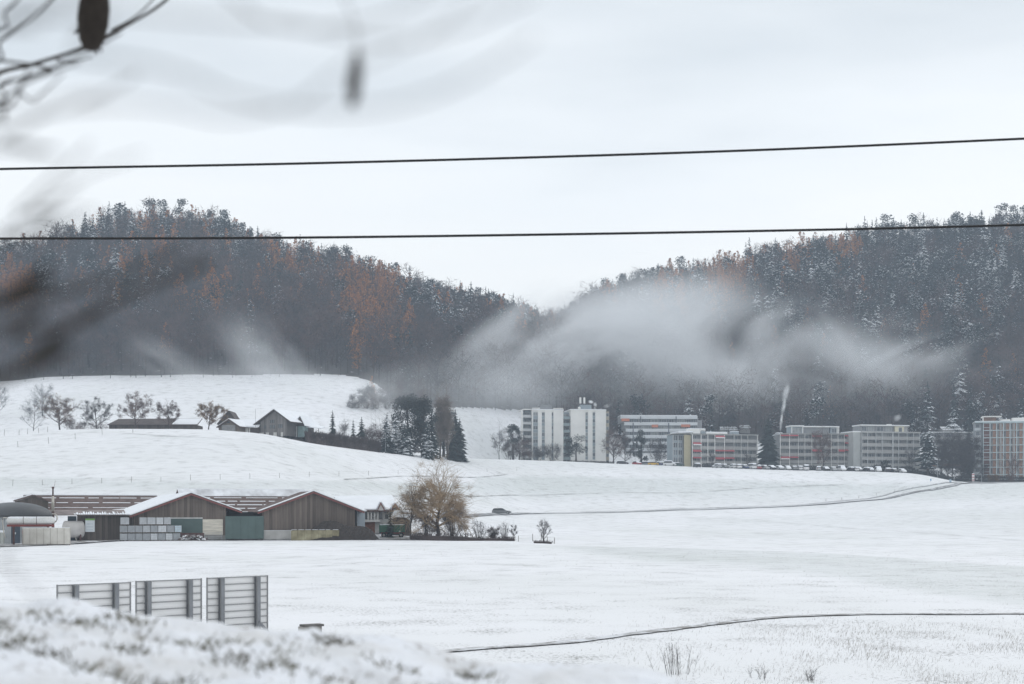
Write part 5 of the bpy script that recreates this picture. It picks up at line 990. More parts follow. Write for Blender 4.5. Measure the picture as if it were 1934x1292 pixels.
q = k.b('lift_house', RECES, k.X(1021), k.X(1044), 2, 6, k.Z(773)+.2, k.Z(764)); k.b('roof_vent', RECES, k.X(1024), k.X(1030), 2.5, 4, k.Z(764), k.Z(762)); k.b('roof_vent', RECES, k.X(1034), k.X(1038), 2.5, 4, k.Z(764), k.Z(761.5))
k.b('lift_house', BLUEG, k.X(1099), k.X(1119), 2, 6, k.Z(772)+.3, k.Z(763)); k.b('roof_vent', WHITE, k.X(1094), k.X(1098), 1.5, 2.5, k.Z(772)+.3, k.Z(767))
for p in (1099, 1106.5):
    q = B('antenna_mast', LAMPM, k.o, k.X(p)-.05, k.X(p)+.05, 3, 3.1, k.Z(763), k.Z(760)); b = MB(); b.lathe([(.02, k.Z(760)), (.42, k.Z(760)), (.42, k.Z(748.5)), (.02, k.Z(748))], 10, k.X(p), 3.05); b.build('antenna_panel', WHITE, q)
q = k.b('chimney', CONCB, k.X(1124.5), k.X(1128), 2.5, 3.3, k.Z(772), k.Z(767)); q = k.b('chimney', CONCB, k.X(1136), k.X(1140), 2.5, 3.3, k.Z(772), k.Z(769))
TOWER = k
# --- terraced white block behind
k = Blk('long white terraced block with orange blinds behind the bare trees, right of the tower', 1172, 1317, 610, math.radians(2), 785.5)
st = 12.2*610/F; x1 = k.W
for f in range(8):
    zt = k.Z(786+f*12.2); xs = k.X(1172+(7 if f == 1 else 10 if f > 1 else 0))
    if zt < 1: break
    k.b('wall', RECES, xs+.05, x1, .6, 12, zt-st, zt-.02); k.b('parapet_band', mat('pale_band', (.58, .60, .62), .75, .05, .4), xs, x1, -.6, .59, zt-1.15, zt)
    B('snow', SNOW, k.o.children[-1], xs, x1, -.6, .6, zt+.003, zt+.12)
    for (pa, pb) in ((1189, 1206), (1212, 1229), (1230.5, 1242), (1245, 1273), (1279, 1293), (1297, 1314)):
        k.win(k.X(pa), k.X(pb), zt-st+.08, zt-1.22, .58, None)
    for pf in (1208.5, 1275.5): k.b('fin', mat('slate_fin', (.16, .175, .20), .7, .08), k.X(pf-(14 if f else 0)), k.X(pf+2-(14 if f else 0)), -.75, -.603, zt-st, zt-.1)
for pa, pb, r in ((1173.5, 1188.5, 791.5), (1230.5, 1242.5, 803), (1286, 1303, 802.5)): k.b('orange_blind', ORB, k.X(pa), k.X(pb), -.72, -.604, k.Z(r+4.2), k.Z(r)+.2)
k.b('end_wall', mat('shaded_end_wall', (.30, .30, .31), .85, .08), x1+.003, x1+.3, 0, 12, k.gl, k.Z(789)); k.b('end_wall', MC['shaded_end_wall'], x1+.31, k.X(1328), 3, 14, k.gl, k.Z(792)); flatroof(k, k.X(1172), x1, 0, 12, k.Z(786), CONCB, .0)  # end on the shade side: its shade is put into the darker wall grey
# --- balcony blocks
def balcony_block(k, bays, storeys, rowtop, rowstep, base, depth, awn=(), panel=GREYP, strong=(), slabm=CONCB, pil=WHITE, para=.0, pilw=.14, frac=.42):
    d = k.d; W_ = k.W; zt = k.Z(rowtop); st = rowstep*d/F
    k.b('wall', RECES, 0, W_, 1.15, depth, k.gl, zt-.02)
    xs = [k.X(p) for p in bays]
    for f in range(storeys):
        z1 = zt-f*st; zb = z1-st
        k.b('floor_slab', slabm, 0, W_, -.1, 1.14, z1-.2, z1-.003)
        for i in range(len(xs)-1):
            a, c = xs[i]+.1, xs[i+1]-.1
            k.b('balcony_front', panel if rb.random() < .85 else GREYP, a, c, -.04+rb.uniform(-.01, .01), .08, zb+.02, zb+st*frac)
            if rb.random() < .85: k.win(a+.15, c-.15 if rb.random() < .6 else (a+c)/2+.5, zb+.2, z1-.45, 1.14)
            if rb.random() < .35: k.b('side_screen', BLUEG, a+.02, a+.14, .1, 1.1, zb+.02, z1-.22)
            for (ai, af, kind) in awn:
                if ai == i and af == f:
                    h_ = (.75, .45, .75)[kind]; aw = MB().slab((a, -.95, z1-.2-h_), (c, -.95, z1-.2-h_), (c, -.02, z1-.24), (a, -.02, z1-.24), .04).build('awning', AWN, k.o)
                    MB().box(a, c, -1.0, -.952, z1-.22-h_-(.42 if kind == 2 else .12), z1-.16-h_).build('valance', AWNW if kind == 2 else AWN, aw)
    for i, x in enumerate(xs): w_ = pilw*(1.9 if i in strong else 1); k.b('pilaster', pil, x-w_/2, x+w_/2, -.22, -.105, k.gl, zt-.01)
    k.b('roof_edge', slabm, -.1, W_+.1, -.25, .3, zt, zt+.4); B('snow', SNOW, k.o, .0, W_, .32, depth, zt+.003, zt+.22)
dC = 548
k = Blk('four-storey grey block with red awnings and a beige end wall, left of the big spruce', 1307.5, 1432, dC, math.radians(17), 819.5)
balcony_block(k, [1307.5, 1323.8, 1336.6, 1349.8, 1368, 1386, 1399.5, 1412, 1430.5], 4, 820.5, 13.8, 880, 12, [(0, 1, 2), (0, 2, 0), (0, 3, 1), (3, 0, 2), (3, 2, 1), (3, 3, 0), (4, 3, 1), (4, 2, 1)], strong=(0, 1, 2, 3, 4, 8), panel=GREYP)
zt = k.Z(820.5); k.b('plinth', CONCB, 0, k.W, -.02, 1.1, k.gl, zt-4*13.8*dC/F-.21)
# its end: beige wall and dark glazed bay turned to the left
vx = (1307.5-1293)*dC/F
k.b('end_wall', BEIGE, -vx, -.12, 1.0, 1.3, k.gl, zt-.1); k.b('glazed_bay', BLUEG, -vx-4.2, -vx-.02, 2.2, 8, k.gl, zt-.2)
for f in range(4): [k.win(-vx-4.0+j*2.0, -vx-2.25+j*2.0, zt-(f+1)*2.8+.5, zt-f*2.8-.4, 2.19, WIN) for j in (0, 1)]
for x in (-vx-4.25, -vx-2.1): k.b('pilaster', FRAME, x, x+.15, 1.9, 2.14, k.gl, zt-.1)
MB().slab((-vx-4.6, 1.2, zt+.0), (.2, -.3, zt+.42), (.2, 9, zt+.42), (-vx-4.6, 9, zt+.0), .35).build('roof_slab', CONCB, k.o); MB().slab((-vx-2.4, .6, zt+.6), (.2, -.1, zt+.80), (.2, 9, zt+.8), (-vx-2.4, 9, zt+.6), .5).build('snow', SNOW, k.o)
for pa, pb, r0, r1, mm in ((1308, 1328, 817.5, 809, WHITE), (1329, 1337, 816, 812, BLUEG), (1327, 1337.5, 811.8, 809, WHITE), (1339, 1379, 818, 815, WHITE), (1391, 1401, 818, 813, BLUEG)): k.b('roof_house', mm, k.X(pa), k.X(pb), 2.5, 6, k.Z(r0)-.3, k.Z(r1)); B('snow', SNOW, k.o.children[-1], k.X(pa), k.X(pb), 2.5, 6, k.Z(r1)+.003, k.Z(r1)+.2)
k = Blk('four-storey grey block with red awnings and rooftop penthouse, right of the big spruce', 1473.5, 1612, dC+4, math.radians(6), 819.5)
balcony_block(k, [1473.5, 1491, 1507.5, 1520, 1533, 1552, 1570, 1582.5, 1594.5, 1612], 4, 820, 13.7, 878, 12, [(0, 3, 2), (1, 0, 1), (1, 3, 1), (0, 0, 1), (4, 0, 0), (4, 2, 0), (7, 2, 0), (8, 2, 1), (8, 1, 1), (8, 0, 1)], strong=(1, 5, 0))
zt = k.Z(820); k.b('plinth', CONCB, 0, k.W, -.02, 1.1, k.gl, zt-4*13.7*(dC+4)/F-.21)
for pa, pb, r1 in ((1497, 1520, 803.5), (1521, 1570, 804.5), (1572, 1587, 804.5)):
    k.b('penthouse', BLUEG if pa != 1521 else RECES, k.X(pa), k.X(pb), 2.5, 8, zt+.2, k.Z(r1)-.3); k.b('penthouse_roof', WHITE, k.X(pa)-.3, k.X(pb)+.3, 1.8, 8.4, k.Z(r1)-.29, k.Z(r1)); B('snow', SNOW, k.o.children[-1], k.X(pa)-.25, k.X(pb)+.25, 1.85, 8.3, k.Z(r1)+.003, k.Z(r1)+.18)
    if pb-pa < 30: k.win(k.X(pa)+.6, k.X(pb)-.6, zt+.8, k.Z(r1)-.8, 2.49)
for pp in (1497.2, 1518, 1583, 1586): k.b('penthouse_post', WHITE, k.X(pp), k.X(pp)+.35, 1.7, 1.79, zt+.4, k.Z(804)-.28)
k.b('chimney', CONCB, k.X(1473), k.X(1477), 3, 3.8, zt+.2, k.Z(816)); B('snow', SNOW, k.o, k.X(1471), k.X(1481), 2.2, 5, zt+.41, zt+.75); CHIM = k.o.matrix_basis
CHIMW = px(1474.5, 815.5, dC+7)
kw_ = k
k = Blk('five-storey pale gridded block with a cream penthouse, right of the awning blocks', 1627.5, 1738, dC+2, math.radians(12), 815.5)
balcony_block(k, [1627.5, 1638.5, 1654, 1665.8, 1686, 1697, 1713, 1725, 1736.5], 5, 816.5, 12.8, 880, 12, [], panel=GREYP, strong=(4,), pil=FRAME, slabm=mat('pale_concrete_slab', (.42, .42, .41), .8, .08), pilw=.26)
zt = k.Z(816.5); k.b('end_wall', mat('pale_end_wall', (.40, .41, .40), .85, .07, .3), -3.2, -.12, .6, .9, k.gl, zt); k.b('end_return', MC['pale_end_wall'], -3.2, -2.9, .91, 12, k.gl, zt-.02); flatroof(k, -3.2, 0, .9, 12, zt+.01, WHITE, .1)
k.b('penthouse', RECES, k.X(1630), k.X(1694), 2.6, 9, zt+.2, k.Z(803.5)); k.b('penthouse', mat('cream_penthouse', (.62, .58, .45), .8, .06), k.X(1695), k.X(1712), 2.0, 9, zt+.2, k.Z(803.8)); k.b('penthouse', GREYP, k.X(1712.5), k.X(1721), 3, 9, zt+.2, k.Z(804.5))
for pa, pb in ((1629, 1695), (1695.3, 1721.5)): k.b('penthouse_roof', WHITE, k.X(pa), k.X(pb), 1.6, 9.3, k.Z(803.4), k.Z(802.2)); B('snow', SNOW, k.o.children[-1], k.X(pa), k.X(pb), 1.6, 9.3, k.Z(802.2)+.003, k.Z(802.2)+.2)
for a_, b_ in ((1633, 1642), (1646, 1656), (1662, 1674), (1679, 1690)): k.win(k.X(a_), k.X(b_), zt+.7, k.Z(805), 2.59)
k.win(k.X(1702), k.X(1708), zt+.5, k.Z(806), 1.99); k.b('chimney', WHITE, k.X(1683), k.X(1691), 3, 4, k.Z(802), k.Z(799.5))
# --- garage-like low block between the trees
k = Blk('low pale concrete building half hidden by the snowy spruce near the road', 1737, 1752, 545, math.radians(5), 866, cat='building')
k.b('wall', mat('light_concrete', (.38, .38, .37), .85, .08, .4), 0, k.W, 0, 8, k.gl, k.H); k.b('roof', CONCB, -.2, k.W+.2, -.2, 8.2, k.H+.002, k.H+.3); B('snow', SNOW, k.o.children[-1], -.2, k.W+.2, -.2, 8.2, k.H+.303, k.H+.5)
k.b('wall_fin', MC['light_concrete'], k.X(1754), k.X(1758), .5, 6, k.gl, k.H+.5)
for j in range(3): k.b('wall_joint', CONCB, k.W*(j+1)/4-.04, k.W*(j+1)/4+.04, -.02, -.002, k.gl, k.H)
k = Blk('dark block with red bands hidden behind the bare trees left of the right-hand block', 1757, 1838, 590, 0, 818)
st = 2.75; n = 7
k.b('wall', RECES, 0, k.W, .5, 11, k.gl, k.H)
for f in range(n):
    z1 = k.H-f*st; k.b('balcony_front', BROWNP if f in (4, 5) else GREYP, .2, k.W-.2, -.5, -.4, z1-st, z1-st+1.0); k.b('floor_slab', CONCB, 0, k.W, -.39, .49, z1-st-.2, z1-st)
    for j in range(6): k.win(.6+j*k.W/6, .6+j*k.W/6+2.2, z1-st+.3, z1-.5, .49)
flatroof(k, 0, k.W, 0, 11, k.H)
# --- right-hand block
k = Blk('brick and pale blue gridded block at the right picture edge, windows between brown panels', 1857, 1990, 548, math.radians(-13), 798.5, 912)
zt = k.Z(798.5); st = 13.9*548/F; W_ = k.W; GRID = mat('pale_blue_grid', (.46, .53, .55), .7, .05, .5); BRK = mat('brown_brick_panel', (.27, .165, .125), .85, .25, 1.2)
k.b('wall', mat('grey_brown_wall', (.22, .19, .18), .85, .15, .5), 0, W_, .55, 12, k.gl, zt-.02); xs = [k.X(1857+12.6*i) for i in range(11)]
for f in range(8):
    z1 = zt-f*st; k.b('floor_slab', GRID, -.1, W_, -.35, .54, z1-.28, z1-.003)
    for i in range(10):
        a, c = xs[i]+.15, xs[i+1]-.15
        if i == 0: k.b('loggia_wall', mat('dark_red_loggia', (.16, .085, .075), .8, .15), a, c, .4, .54, z1-st, z1-.3); k.b('balcony_rail', GRID, a, c, -.3, -.25, z1-st+.85, z1-st+1.0); continue
        wv = c-a; k.b('brick_panel', BRK, a+wv*.42, c-.05, .0, .54, z1-st+.01, z1-.29); k.win(a+.05, a+wv*.40, z1-st+.25, z1-.5, .5); k.b('window_panel', mat('pale_window_panel', (.52, .53, .54), .7, .05), c-.05+.002, c+.12, -.1, .3, z1-st+.02, z1-st+1.25)
        if i % 2 == 0: k.b('brick_panel', BRK, a-.05, a+.04, .1, .54, z1-st+.01, z1-.29); k.win(a+wv*.55, a+wv*.75, z1-st+.25, z1-.5, -.004, CURT, 1, .04)
for i in range(11): k.b('column', GRID, xs[i]-.13, xs[i]+.13, -.5, -.352, k.gl, zt-.02)
k.b('roof_edge', GRID, -3.1, W_, -.6, .5, zt, zt+.45); B('snow', SNOW, k.o, -3.0, W_, -.55, 12, zt+.453, zt+.62); k.b('roof', CONCB, -3.0, W_, .51, 12, zt+.002, zt+.45)
k.b('rooftop_room', BROWNP, k.X(1858), k.X(1882), 1, 6, zt+.62, k.Z(788)); k.b('canopy_slab', WHITE, k.X(1855.5), k.X(1891.5), -.4, 7, k.Z(788)+.003, k.Z(786)); k.b('canopy_post', WHITE, k.X(1855.5), k.X(1857.5), -.45, .0, zt+.46, k.Z(788)); 
for pa, pb, r in ((1891, 1910, 791.5), (1914, 1945, 789)): k.b('rooftop_box', WHITE, k.X(pa), k.X(pb), 3, 7, zt+.62, k.Z(r))
k.b('left_bay', mat('bay_wall', (.30, .32, .34), .8, .1), -2.9, -.11, 1.4, 10, k.gl, zt-.01)
for f in range(7): z1 = zt-f*st; k.b('balcony_front', mat('pale_balcony_front', (.50, .53, .55), .7, .05), -3.1, -.8, .9, 1.0, z1-st-.1, z1-st+.9); k.win(-2.6, -1.2, z1-st+1.0, z1-.5, 1.39)
# --- smaller roofs in front of the wooded slope
for lab, p0, p1, r0, r1, d in (('snow-roofed pale house half hidden behind the beige-ended block', 1397, 1418, 803, 812, 640), ('far pale roof peeping between trees left of the right-hand block', 1779, 1802, 806, 812, 625), ('small snowy roof among trees right of the flat-topped spruce', 1360, 1394, 806, 812, 630)):
    w = on((p0+p1)/2, d); s_ = d/F; hw = (p1-p0)/2*s_; zt = (HY-r0)*s_-w.z; o = T('house', lab, 'house', w); B('wall', GREYP, o, -hw*.9, hw*.9, 0, 7, -2, zt-.6); MB().slab((-hw, -.6, zt-1.4), (hw, -.6, zt-1.4), (hw*.9, 4, zt), (-hw*.9, 4, zt), .3).build('roof', SNOW, o)
# ---------------------------------------------------------------- parked cars
TYRE = mat('tyre', (.02, .02, .021), .85, .15); CGL = mat('car_glass', (.03, .035, .04), .15, .1, spec=.6); LMP = mat('car_lamp', (.45, .44, .42), .3); RLMP = mat('tail_lamp', (.3, .02, .02), .4)
PAINT = dict(white=(.62, .62, .62), silver=(.36, .37, .38), grey=(.16, .165, .17), black=(.02, .02, .023), red=(.30, .03, .035), blue=(.04, .06, .14), dark_green=(.03, .06, .05), yellow=(.55, .33, .04))
PM = {c: mat('paint_'+c, v, .35, .04, spec=.5) for c, v in PAINT.items()}
def smooth_box(sections, close=True):
    """sections along y: list of (y, half width, z0, z1, top half width)"""
    b = MB(); V = []; Fc = []; n = 8
    for (y, w, z0, z1, tw) in sections:
        V += [(-w*.94, y, z0), (-w, y, z0+(z1-z0)*.3), (-w*.99, y, z0+(z1-z0)*.75), (-tw, y, z1), (tw, y, z1), (w*.99, y, z0+(z1-z0)*.75), (w, y, z0+(z1-z0)*.3), (w*.94, y, z0)]
    for i in range(len(sections)-1):
        for j in range(n): Fc.append((i*n+j, i*n+(j+1) % n, (i+1)*n+(j+1) % n, (i+1)*n+j))
    Fc.append(tuple(range(n))[::-1]); Fc.append(tuple((len(sections)-1)*n+j for j in range(n))); b.add(V, [f[::-1] for f in Fc]); return b
def car_meshes(kind):
    if kind == 'van': Ln, Wc, Hc, hood, bel = 4.9, .97, 1.95, .9, 1.15
    elif kind == 'wagon': Ln, Wc, Hc, hood, bel = 4.7, .91, 1.46, 1.35, .92
    else: Ln, Wc, Hc, hood, bel = 4.1, .87, 1.48, 1.05, .92
    h = Ln/2; body = smooth_box([(-h, Wc*.80, .32, .62, Wc*.7), (-h+.12, Wc*.93, .22, .74, Wc*.8), (-h+.6, Wc, .2, .84, Wc*.88), (-h+hood, Wc, .2, bel, Wc*.9), (h-.5, Wc, .2, bel+.02, Wc*.9), (h-.1, Wc*.95, .24, bel, Wc*.86), (h, Wc*.84, .34, bel-.12, Wc*.76)])
    rb_ = (h-.25 if kind != 'hatch' else h-.3); cab = smooth_box([(-h+hood-.05, Wc*.86, bel-.03, bel, Wc*.84), (-h+hood+.75, Wc*.84, bel-.02, Hc-.04, Wc*.68), (-h+hood+1.1, Wc*.84, bel-.02, Hc, Wc*.69), (rb_-.45, Wc*.84, bel-.02, Hc-.02, Wc*.68), (rb_-.12, Wc*.83, bel-.02, Hc-.1, Wc*.64), (rb_+.14, Wc*.82, bel-.03, bel+.05, Wc*.74)])
    roof = smooth_box([(-h+hood+.72, Wc*.68, Hc-.05, Hc-.01, Wc*.66), (-h+hood+1.1, Wc*.71, Hc-.03, Hc+.03, Wc*.66), (rb_-.45, Wc*.70, Hc-.05, Hc+.01, Wc*.65), (rb_-.15, Wc*.66, Hc-.12, Hc-.07, Wc*.6)])
    snow = smooth_box([(-h+hood+.45, Wc*.72, Hc-.3, Hc-.12, Wc*.6), (-h+hood+.9, Wc*.82, Hc-.12, Hc+.17, Wc*.66), (rb_-.5, Wc*.84, Hc-.14, Hc+.22, Wc*.68), (rb_-.02, Wc*.78, Hc-.3, Hc+.06, Wc*.6)])
    hsnow = smooth_box([(-h+.1, Wc*.8, .62, .84, Wc*.7), (-h+.6, Wc*.95, .78, 1.02, Wc*.84), (-h+hood+.3, Wc*.93, bel-.02, bel+.34, Wc*.82), (-h+hood+.6, Wc*.84, bel+.1, Hc-.12, Wc*.7)])
    wh = MB(); wh.tube([(-.1, 0, 0), (.1, 0, 0)], .31, 14); rim = MB(); rim.tube([(-.11, 0, 0), (-.101, 0, 0)], .19, 10); rim.tube([(.101, 0, 0), (.11, 0, 0)], .19, 10)
    lm = MB().box(-.16, .16, -.03, .03, -.07, .07)
    return dict(body=body.mesh('body'), cabin=cab.mesh('windows'), roof=roof.mesh('roof'), snow=snow.mesh('snow'), hsnow=hsnow.mesh('bonnet_snow'), wheel=wh.mesh('wheel'), rim=rim.mesh('rim'), lamp=lm.mesh('headlight'), tail=lm.mesh('tail_light')), (Ln, Wc, Hc, hood)
CMS = {}
for kd in ('van', 'wagon', 'hatch'):
    ms, dm = car_meshes(kd); CMS[kd] = (ms, dm)
    for n_, m_ in (('body', PM['white']), ('cabin', CGL), ('roof', PM['white']), ('snow', SNOW), ('hsnow', SNOW), ('wheel', TYRE), ('rim', LAMPM), ('lamp', LMP), ('tail', RLMP)): ms[n_].materials.append(m_)
def car(w, rz, kd, colr, label, snow=2, group='parked cars under snow'):
    ms, (Ln, Wc, Hc, hood) = CMS[kd]; h = Ln/2; o = T('parked_car' if snow else 'car', label, 'car' if kd != 'van' else 'van', w, rz, group)
    for n_ in ('body', 'roof'): q_ = link({'body': 'body', 'roof': 'car_roof'}[n_], ms[n_], o); q_.material_slots[0].link = 'OBJECT'; q_.material_slots[0].material = PM[colr]
    link('window', ms['cabin'], o)
    for x in (-Wc+.08, Wc-.08):
        for y in (-h+.8, h-.85): q_ = link('wheel', ms['wheel'], o, (x, y, .31)); link('rim', ms['rim'], q_)
    for x in (-Wc*.66, Wc*.66): link('headlight', ms['lamp'], o, (x, -h+.06, .64)); link('tail_light', ms['tail'], o, (x, h-.03, .78))
    if snow >= 1: link('snow', ms['snow'], o)
    if snow >= 2: link('bonnet_snow', ms['hsnow'], o)
    return o
ROW = [(1316, 'hatch', 'black', 1), (1354, 'wagon', 'silver', 2), (1369, 'hatch', 'grey', 1), (1382.5, 'hatch', 'white', 2), (1394, 'wagon', 'white', 2), (1407, 'hatch', 'blue', 1), (1419, 'van', 'white', 2), (1434, 'hatch', 'red', 1), (1445, 'hatch', 'silver', 1), (1458, 'hatch', 'black', 2), (1473, 'wagon', 'silver', 2), (1488, 'hatch', 'white', 2), (1501, 'hatch', 'grey', 1), (1510, 'hatch', 'white', 2), (1522.5, 'van', 'white', 2), (1546, 'hatch', 'silver', 2), (1560.5, 'hatch', 'black', 2), (1575, 'hatch', 'silver', 1), (1590, 'van', 'white', 2), (1605, 'hatch', 'black', 2), (1615, 'wagon', 'white', 2), (1622.5, 'hatch', 'grey', 2), (1635, 'hatch', 'black', 2), (1645, 'hatch', 'grey', 2), (1659, 'van', 'white', 2), (1676, 'wagon', 'black', 1), (1689, 'wagon', 'black', 1), (1704, 'hatch', 'white', 2)]
NUM = ['first', 'second', 'third', 'fourth', 'fifth', 'sixth', 'seventh', 'eighth', 'ninth', 'tenth', 'eleventh', 'twelfth', 'thirteenth', 'fourteenth', 'fifteenth', 'sixteenth', 'seventeenth', 'eighteenth', 'nineteenth', 'twentieth', 'twenty-first']
ri = [i for i, r in enumerate(ROW) if r[2] == 'red'][0]
for i, (p, kd, cl_, sn) in enumerate(ROW):
    row_ = np.interp(p, [1300, 1400, 1500, 1600, 1735], [882.3, 885.2, 888.2, 890.6, 893.2]); w = on(p, 528-8*(p-1300)/400+1.5)
    lab = 'red car with snowy roof, the only red one in the parking row' if i == ri else f'{"snow-covered " if sn == 2 else ""}{cl_} {"van" if kd == "van" else "estate car" if kd == "wagon" else "hatchback"}, {NUM[abs(i-ri)-1]} to the {"left" if i < ri else "right"} of the red car'
    car(w, rb.uniform(-.35, .35)+(math.pi if rb.random() < .35 else 0)+math.radians(8), kd, cl_, lab, sn)
for p, d, kd, cl_, sn, rz, lab in ((1176, 556, 'wagon', 'black', 1, 1.4, 'black estate car parked by the hedge, leftmost of the upper lot'), (1203, 553, 'hatch', 'red', 2, .6, 'dark red car half hidden left of the yellow vehicle'), (1222, 552, 'hatch', 'grey', 1, 1.2, 'grey car directly left of the yellow vehicle'), (1234, 547, 'hatch', 'yellow', 0.5, 1.45, 'orange-yellow car in the upper lot'), (1247, 550, 'hatch', 'blue', 1, .5, 'dark blue car just right of the yellow one'), (1265, 546, 'van', 'white', 2, 1.3, 'white van in front of the dark glazed bay'), (1281, 547, 'wagon', 'dark_green', 1, 1.5, 'dark green car right of the white van in the upper lot'), (1243, 566, 'van', 'white', 2, .3, 'white van parked higher behind the blue car')):
    car(on(p, d), rz, kd, cl_, lab, 1 if sn == .5 else sn)
w = gp(947.5, 972.2, 230); car(w+Vector((0, 0, .15)), math.radians(82), 'wagon', 'grey', 'dark grey estate car driving along the road beyond the willow', 0, None)
bpy.data.objects['car']['group'] = 'cars on the road'
# hedges, walls and trees round the blocks
DH = mat('dark_hedge', (.035, .036, .036), .9, .3, .3, snow=.10, coords='World')
hedge('long dark clipped hedge with snow on top behind the parked cars', [on(p, 541) for p in range(1462, 1650, 12)], lambda t: 1.9+.25*math.sin(t*19), 2.0, 2600, DH, tw=.12)
hedge('dark low hedge in front of the white towers', [on(p, 571) for p in range(1064, 1172, 12)], lambda t: 1.35, 1.4, 1200, DH, tw=.1)
hedge('dark hedge behind the cars left of the red one', [on(p, 540) for p in range(1326, 1440, 12)], lambda t: 1.5+.3*math.sin(t*11), 1.6, 1300, DH, tw=.1)
hedge('dark scrub behind the last parked cars and along the road', [on(p, 538) for p in range(1648, 1850, 14)], lambda t: 2.6+.8*math.sin(t*23), 2.4, 2600, DH, tw=.13)
hedge('dark hedge and parked clutter below the right-hand block', [on(p, 520) for p in range(1842, 2010, 14)], lambda t: 2.6+.2*math.sin(t*9), 2.0, 2200, DH, tw=.12)
bare('slim bare tree standing alone left of the white towers', 943, 0, 796, d=560, seed=101, spread=.3, rad=.16); clumpy('dark round-headed pine left of the white towers', 969, 800, 566, 32, NEEDLE_N, 2200, .28, 102, .45, blobs=14)
bush('broad dark bush below the round-headed pine', 962, 0, 836, 40, 103, HEDGE, d=562, n=800, dens=1.5); bush('brown bush between pine and white towers', 987, 0, 830, 36, 104, TWIG_R, d=564, n=700, dens=1.5); bare('bare tree beside the left corner of the white towers', 981, 0, 806, d=572, seed=105, spread=.36)
bush('brown bush before the left white tower', 1016, 0, 841, 40, 106, TWIG, d=566, n=700, dens=1.4); bush('rounder brown bush at the right foot of the left tower', 1043, 0, 838, 38, 107, TWIG, d=566, n=700, dens=1.4)
clumpy('tall layered pine in front of the right white tower', 1088, 820, 566, 46, NEEDLE_N, 2600, .28, 108, .3, blobs=18, cat='pine', name='pine_tree')
bare('wide bare tree hiding the right end of the white towers', 1158, 0, 806, d=566, seed=109, spread=.40, rad=.26, levels=(14, 9, 7), start=.12, fuzz=2200, twm=TWIG_R); bare('dense bare tree right of the wide one by the tower', 1180, 0, 812, d=570, seed=110, spread=.36, rad=.2, levels=(14, 9, 6), start=.1, fuzz=1800)
clumpy('dark columnar evergreen before the terraced block', 1211, 810, 562, 34, NEEDLE_N, 3000, .28, 111, .06, blobs=24); bush('bare bushes right of the columnar evergreen', 1243, 0, 826, 46, 112, TWIG, d=566, n=900, dens=1.4)
lamp('street lamp with white globe before the columnar evergreen', 1199.5, 553, 837, True)
spruce('pointed snowy spruce rising behind the beige-ended block', 1344, 764, d=585, wpx=36, seed=113, m=NEEDLE, layers=16)
spruce('huge dark spruce standing between the two awning blocks', 1451, 786, d=541, wpx=60, seed=114, m=NEEDLE_N, layers=22, nb=15)
bare('small bare tree before the left awning block', 1345, 0, 850, d=540, seed=115, spread=.3, rad=.1); bare('thin bare tree before the left awning block near the spruce', 1413, 0, 851, d=541, seed=116, spread=.3, rad=.1)
bare('big brown bare tree in front of the right awning block', 1555, 0, 808, d=542, seed=117, spread=.38, rad=.24, levels=(14, 9, 8), start=.15, twm=TWIG_R, fuzz=2000)
clumpy('snowy evergreen on the penthouse terrace', 1535, 800, 566, 26, NEEDLE, 300, .4, 118, .8, blobs=6, stems=False)
bare('thin bare tree before the pale gridded block', 1717, 0, 838, d=540, seed=119, spread=.3, rad=.12); clumpy('dark shrub before the pale gridded block', 1672, 871, 538, 24, NEEDLE_N, 260, .4, 120, .2, blobs=8, cat='shrub', name='shrub')
spruce('tall spruce with long snowy branches right of the gridded block', 1752, 796, d=536, wpx=60, seed=121, m=NEEDLE, layers=13, nb=9, droop=.3, skirt=.25)
for i, (p, t, d_) in enumerate(((1778, 808, 548), (1800, 812, 545), (1815, 806, 552), (1834, 816, 548), (1790, 830, 540), (1822, 835, 540))):
    bare(['tall bare tree nearest the snowy spruce', 'bare tree second from the snowy spruce', 'tallest bare tree in the tangle left of the brick block', 'bare tree just left of the brick block', 'smaller bare tree in front in the tangle', 'small bare tree right in front in the tangle'][i], p, 0, t, d=d_, seed=130+i, spread=.40, rad=.2, levels=(14, 9, 7), start=.1, fuzz=2200)
spruce('dark spruce behind the bare tangle left of the brick block', 1830, 800, d=575, wpx=46, seed=137, m=NEEDLE_N, layers=16)
bare('bare tree in front of the brick block with brownish crown', 1911, 0, 852, d=515, seed=138, spread=.36, rad=.2, levels=(12, 8, 7), twm=TWIG_R, start=.3, fuzz=900); bush('brown clipped bush at the foot of the brick block', 1876, 0, 896, 26, 139, mat('brown_leaf_bush', (.10, .062, .035), .9, .3, .5), d=504, n=900, dens=1.5)
bush('dark thick trunk-like bush below the bare tree', 1910, 0, 894, 16, 140, TWIG_R, d=505, n=500); lamp('street lamp with white globe by the road junction', 1802, 515, 888, True); lamp('thin tall lamp pole before the bare tangle', 1771, 530, 866); lamp('thin pole before the brick block', 1854, 505, 897)
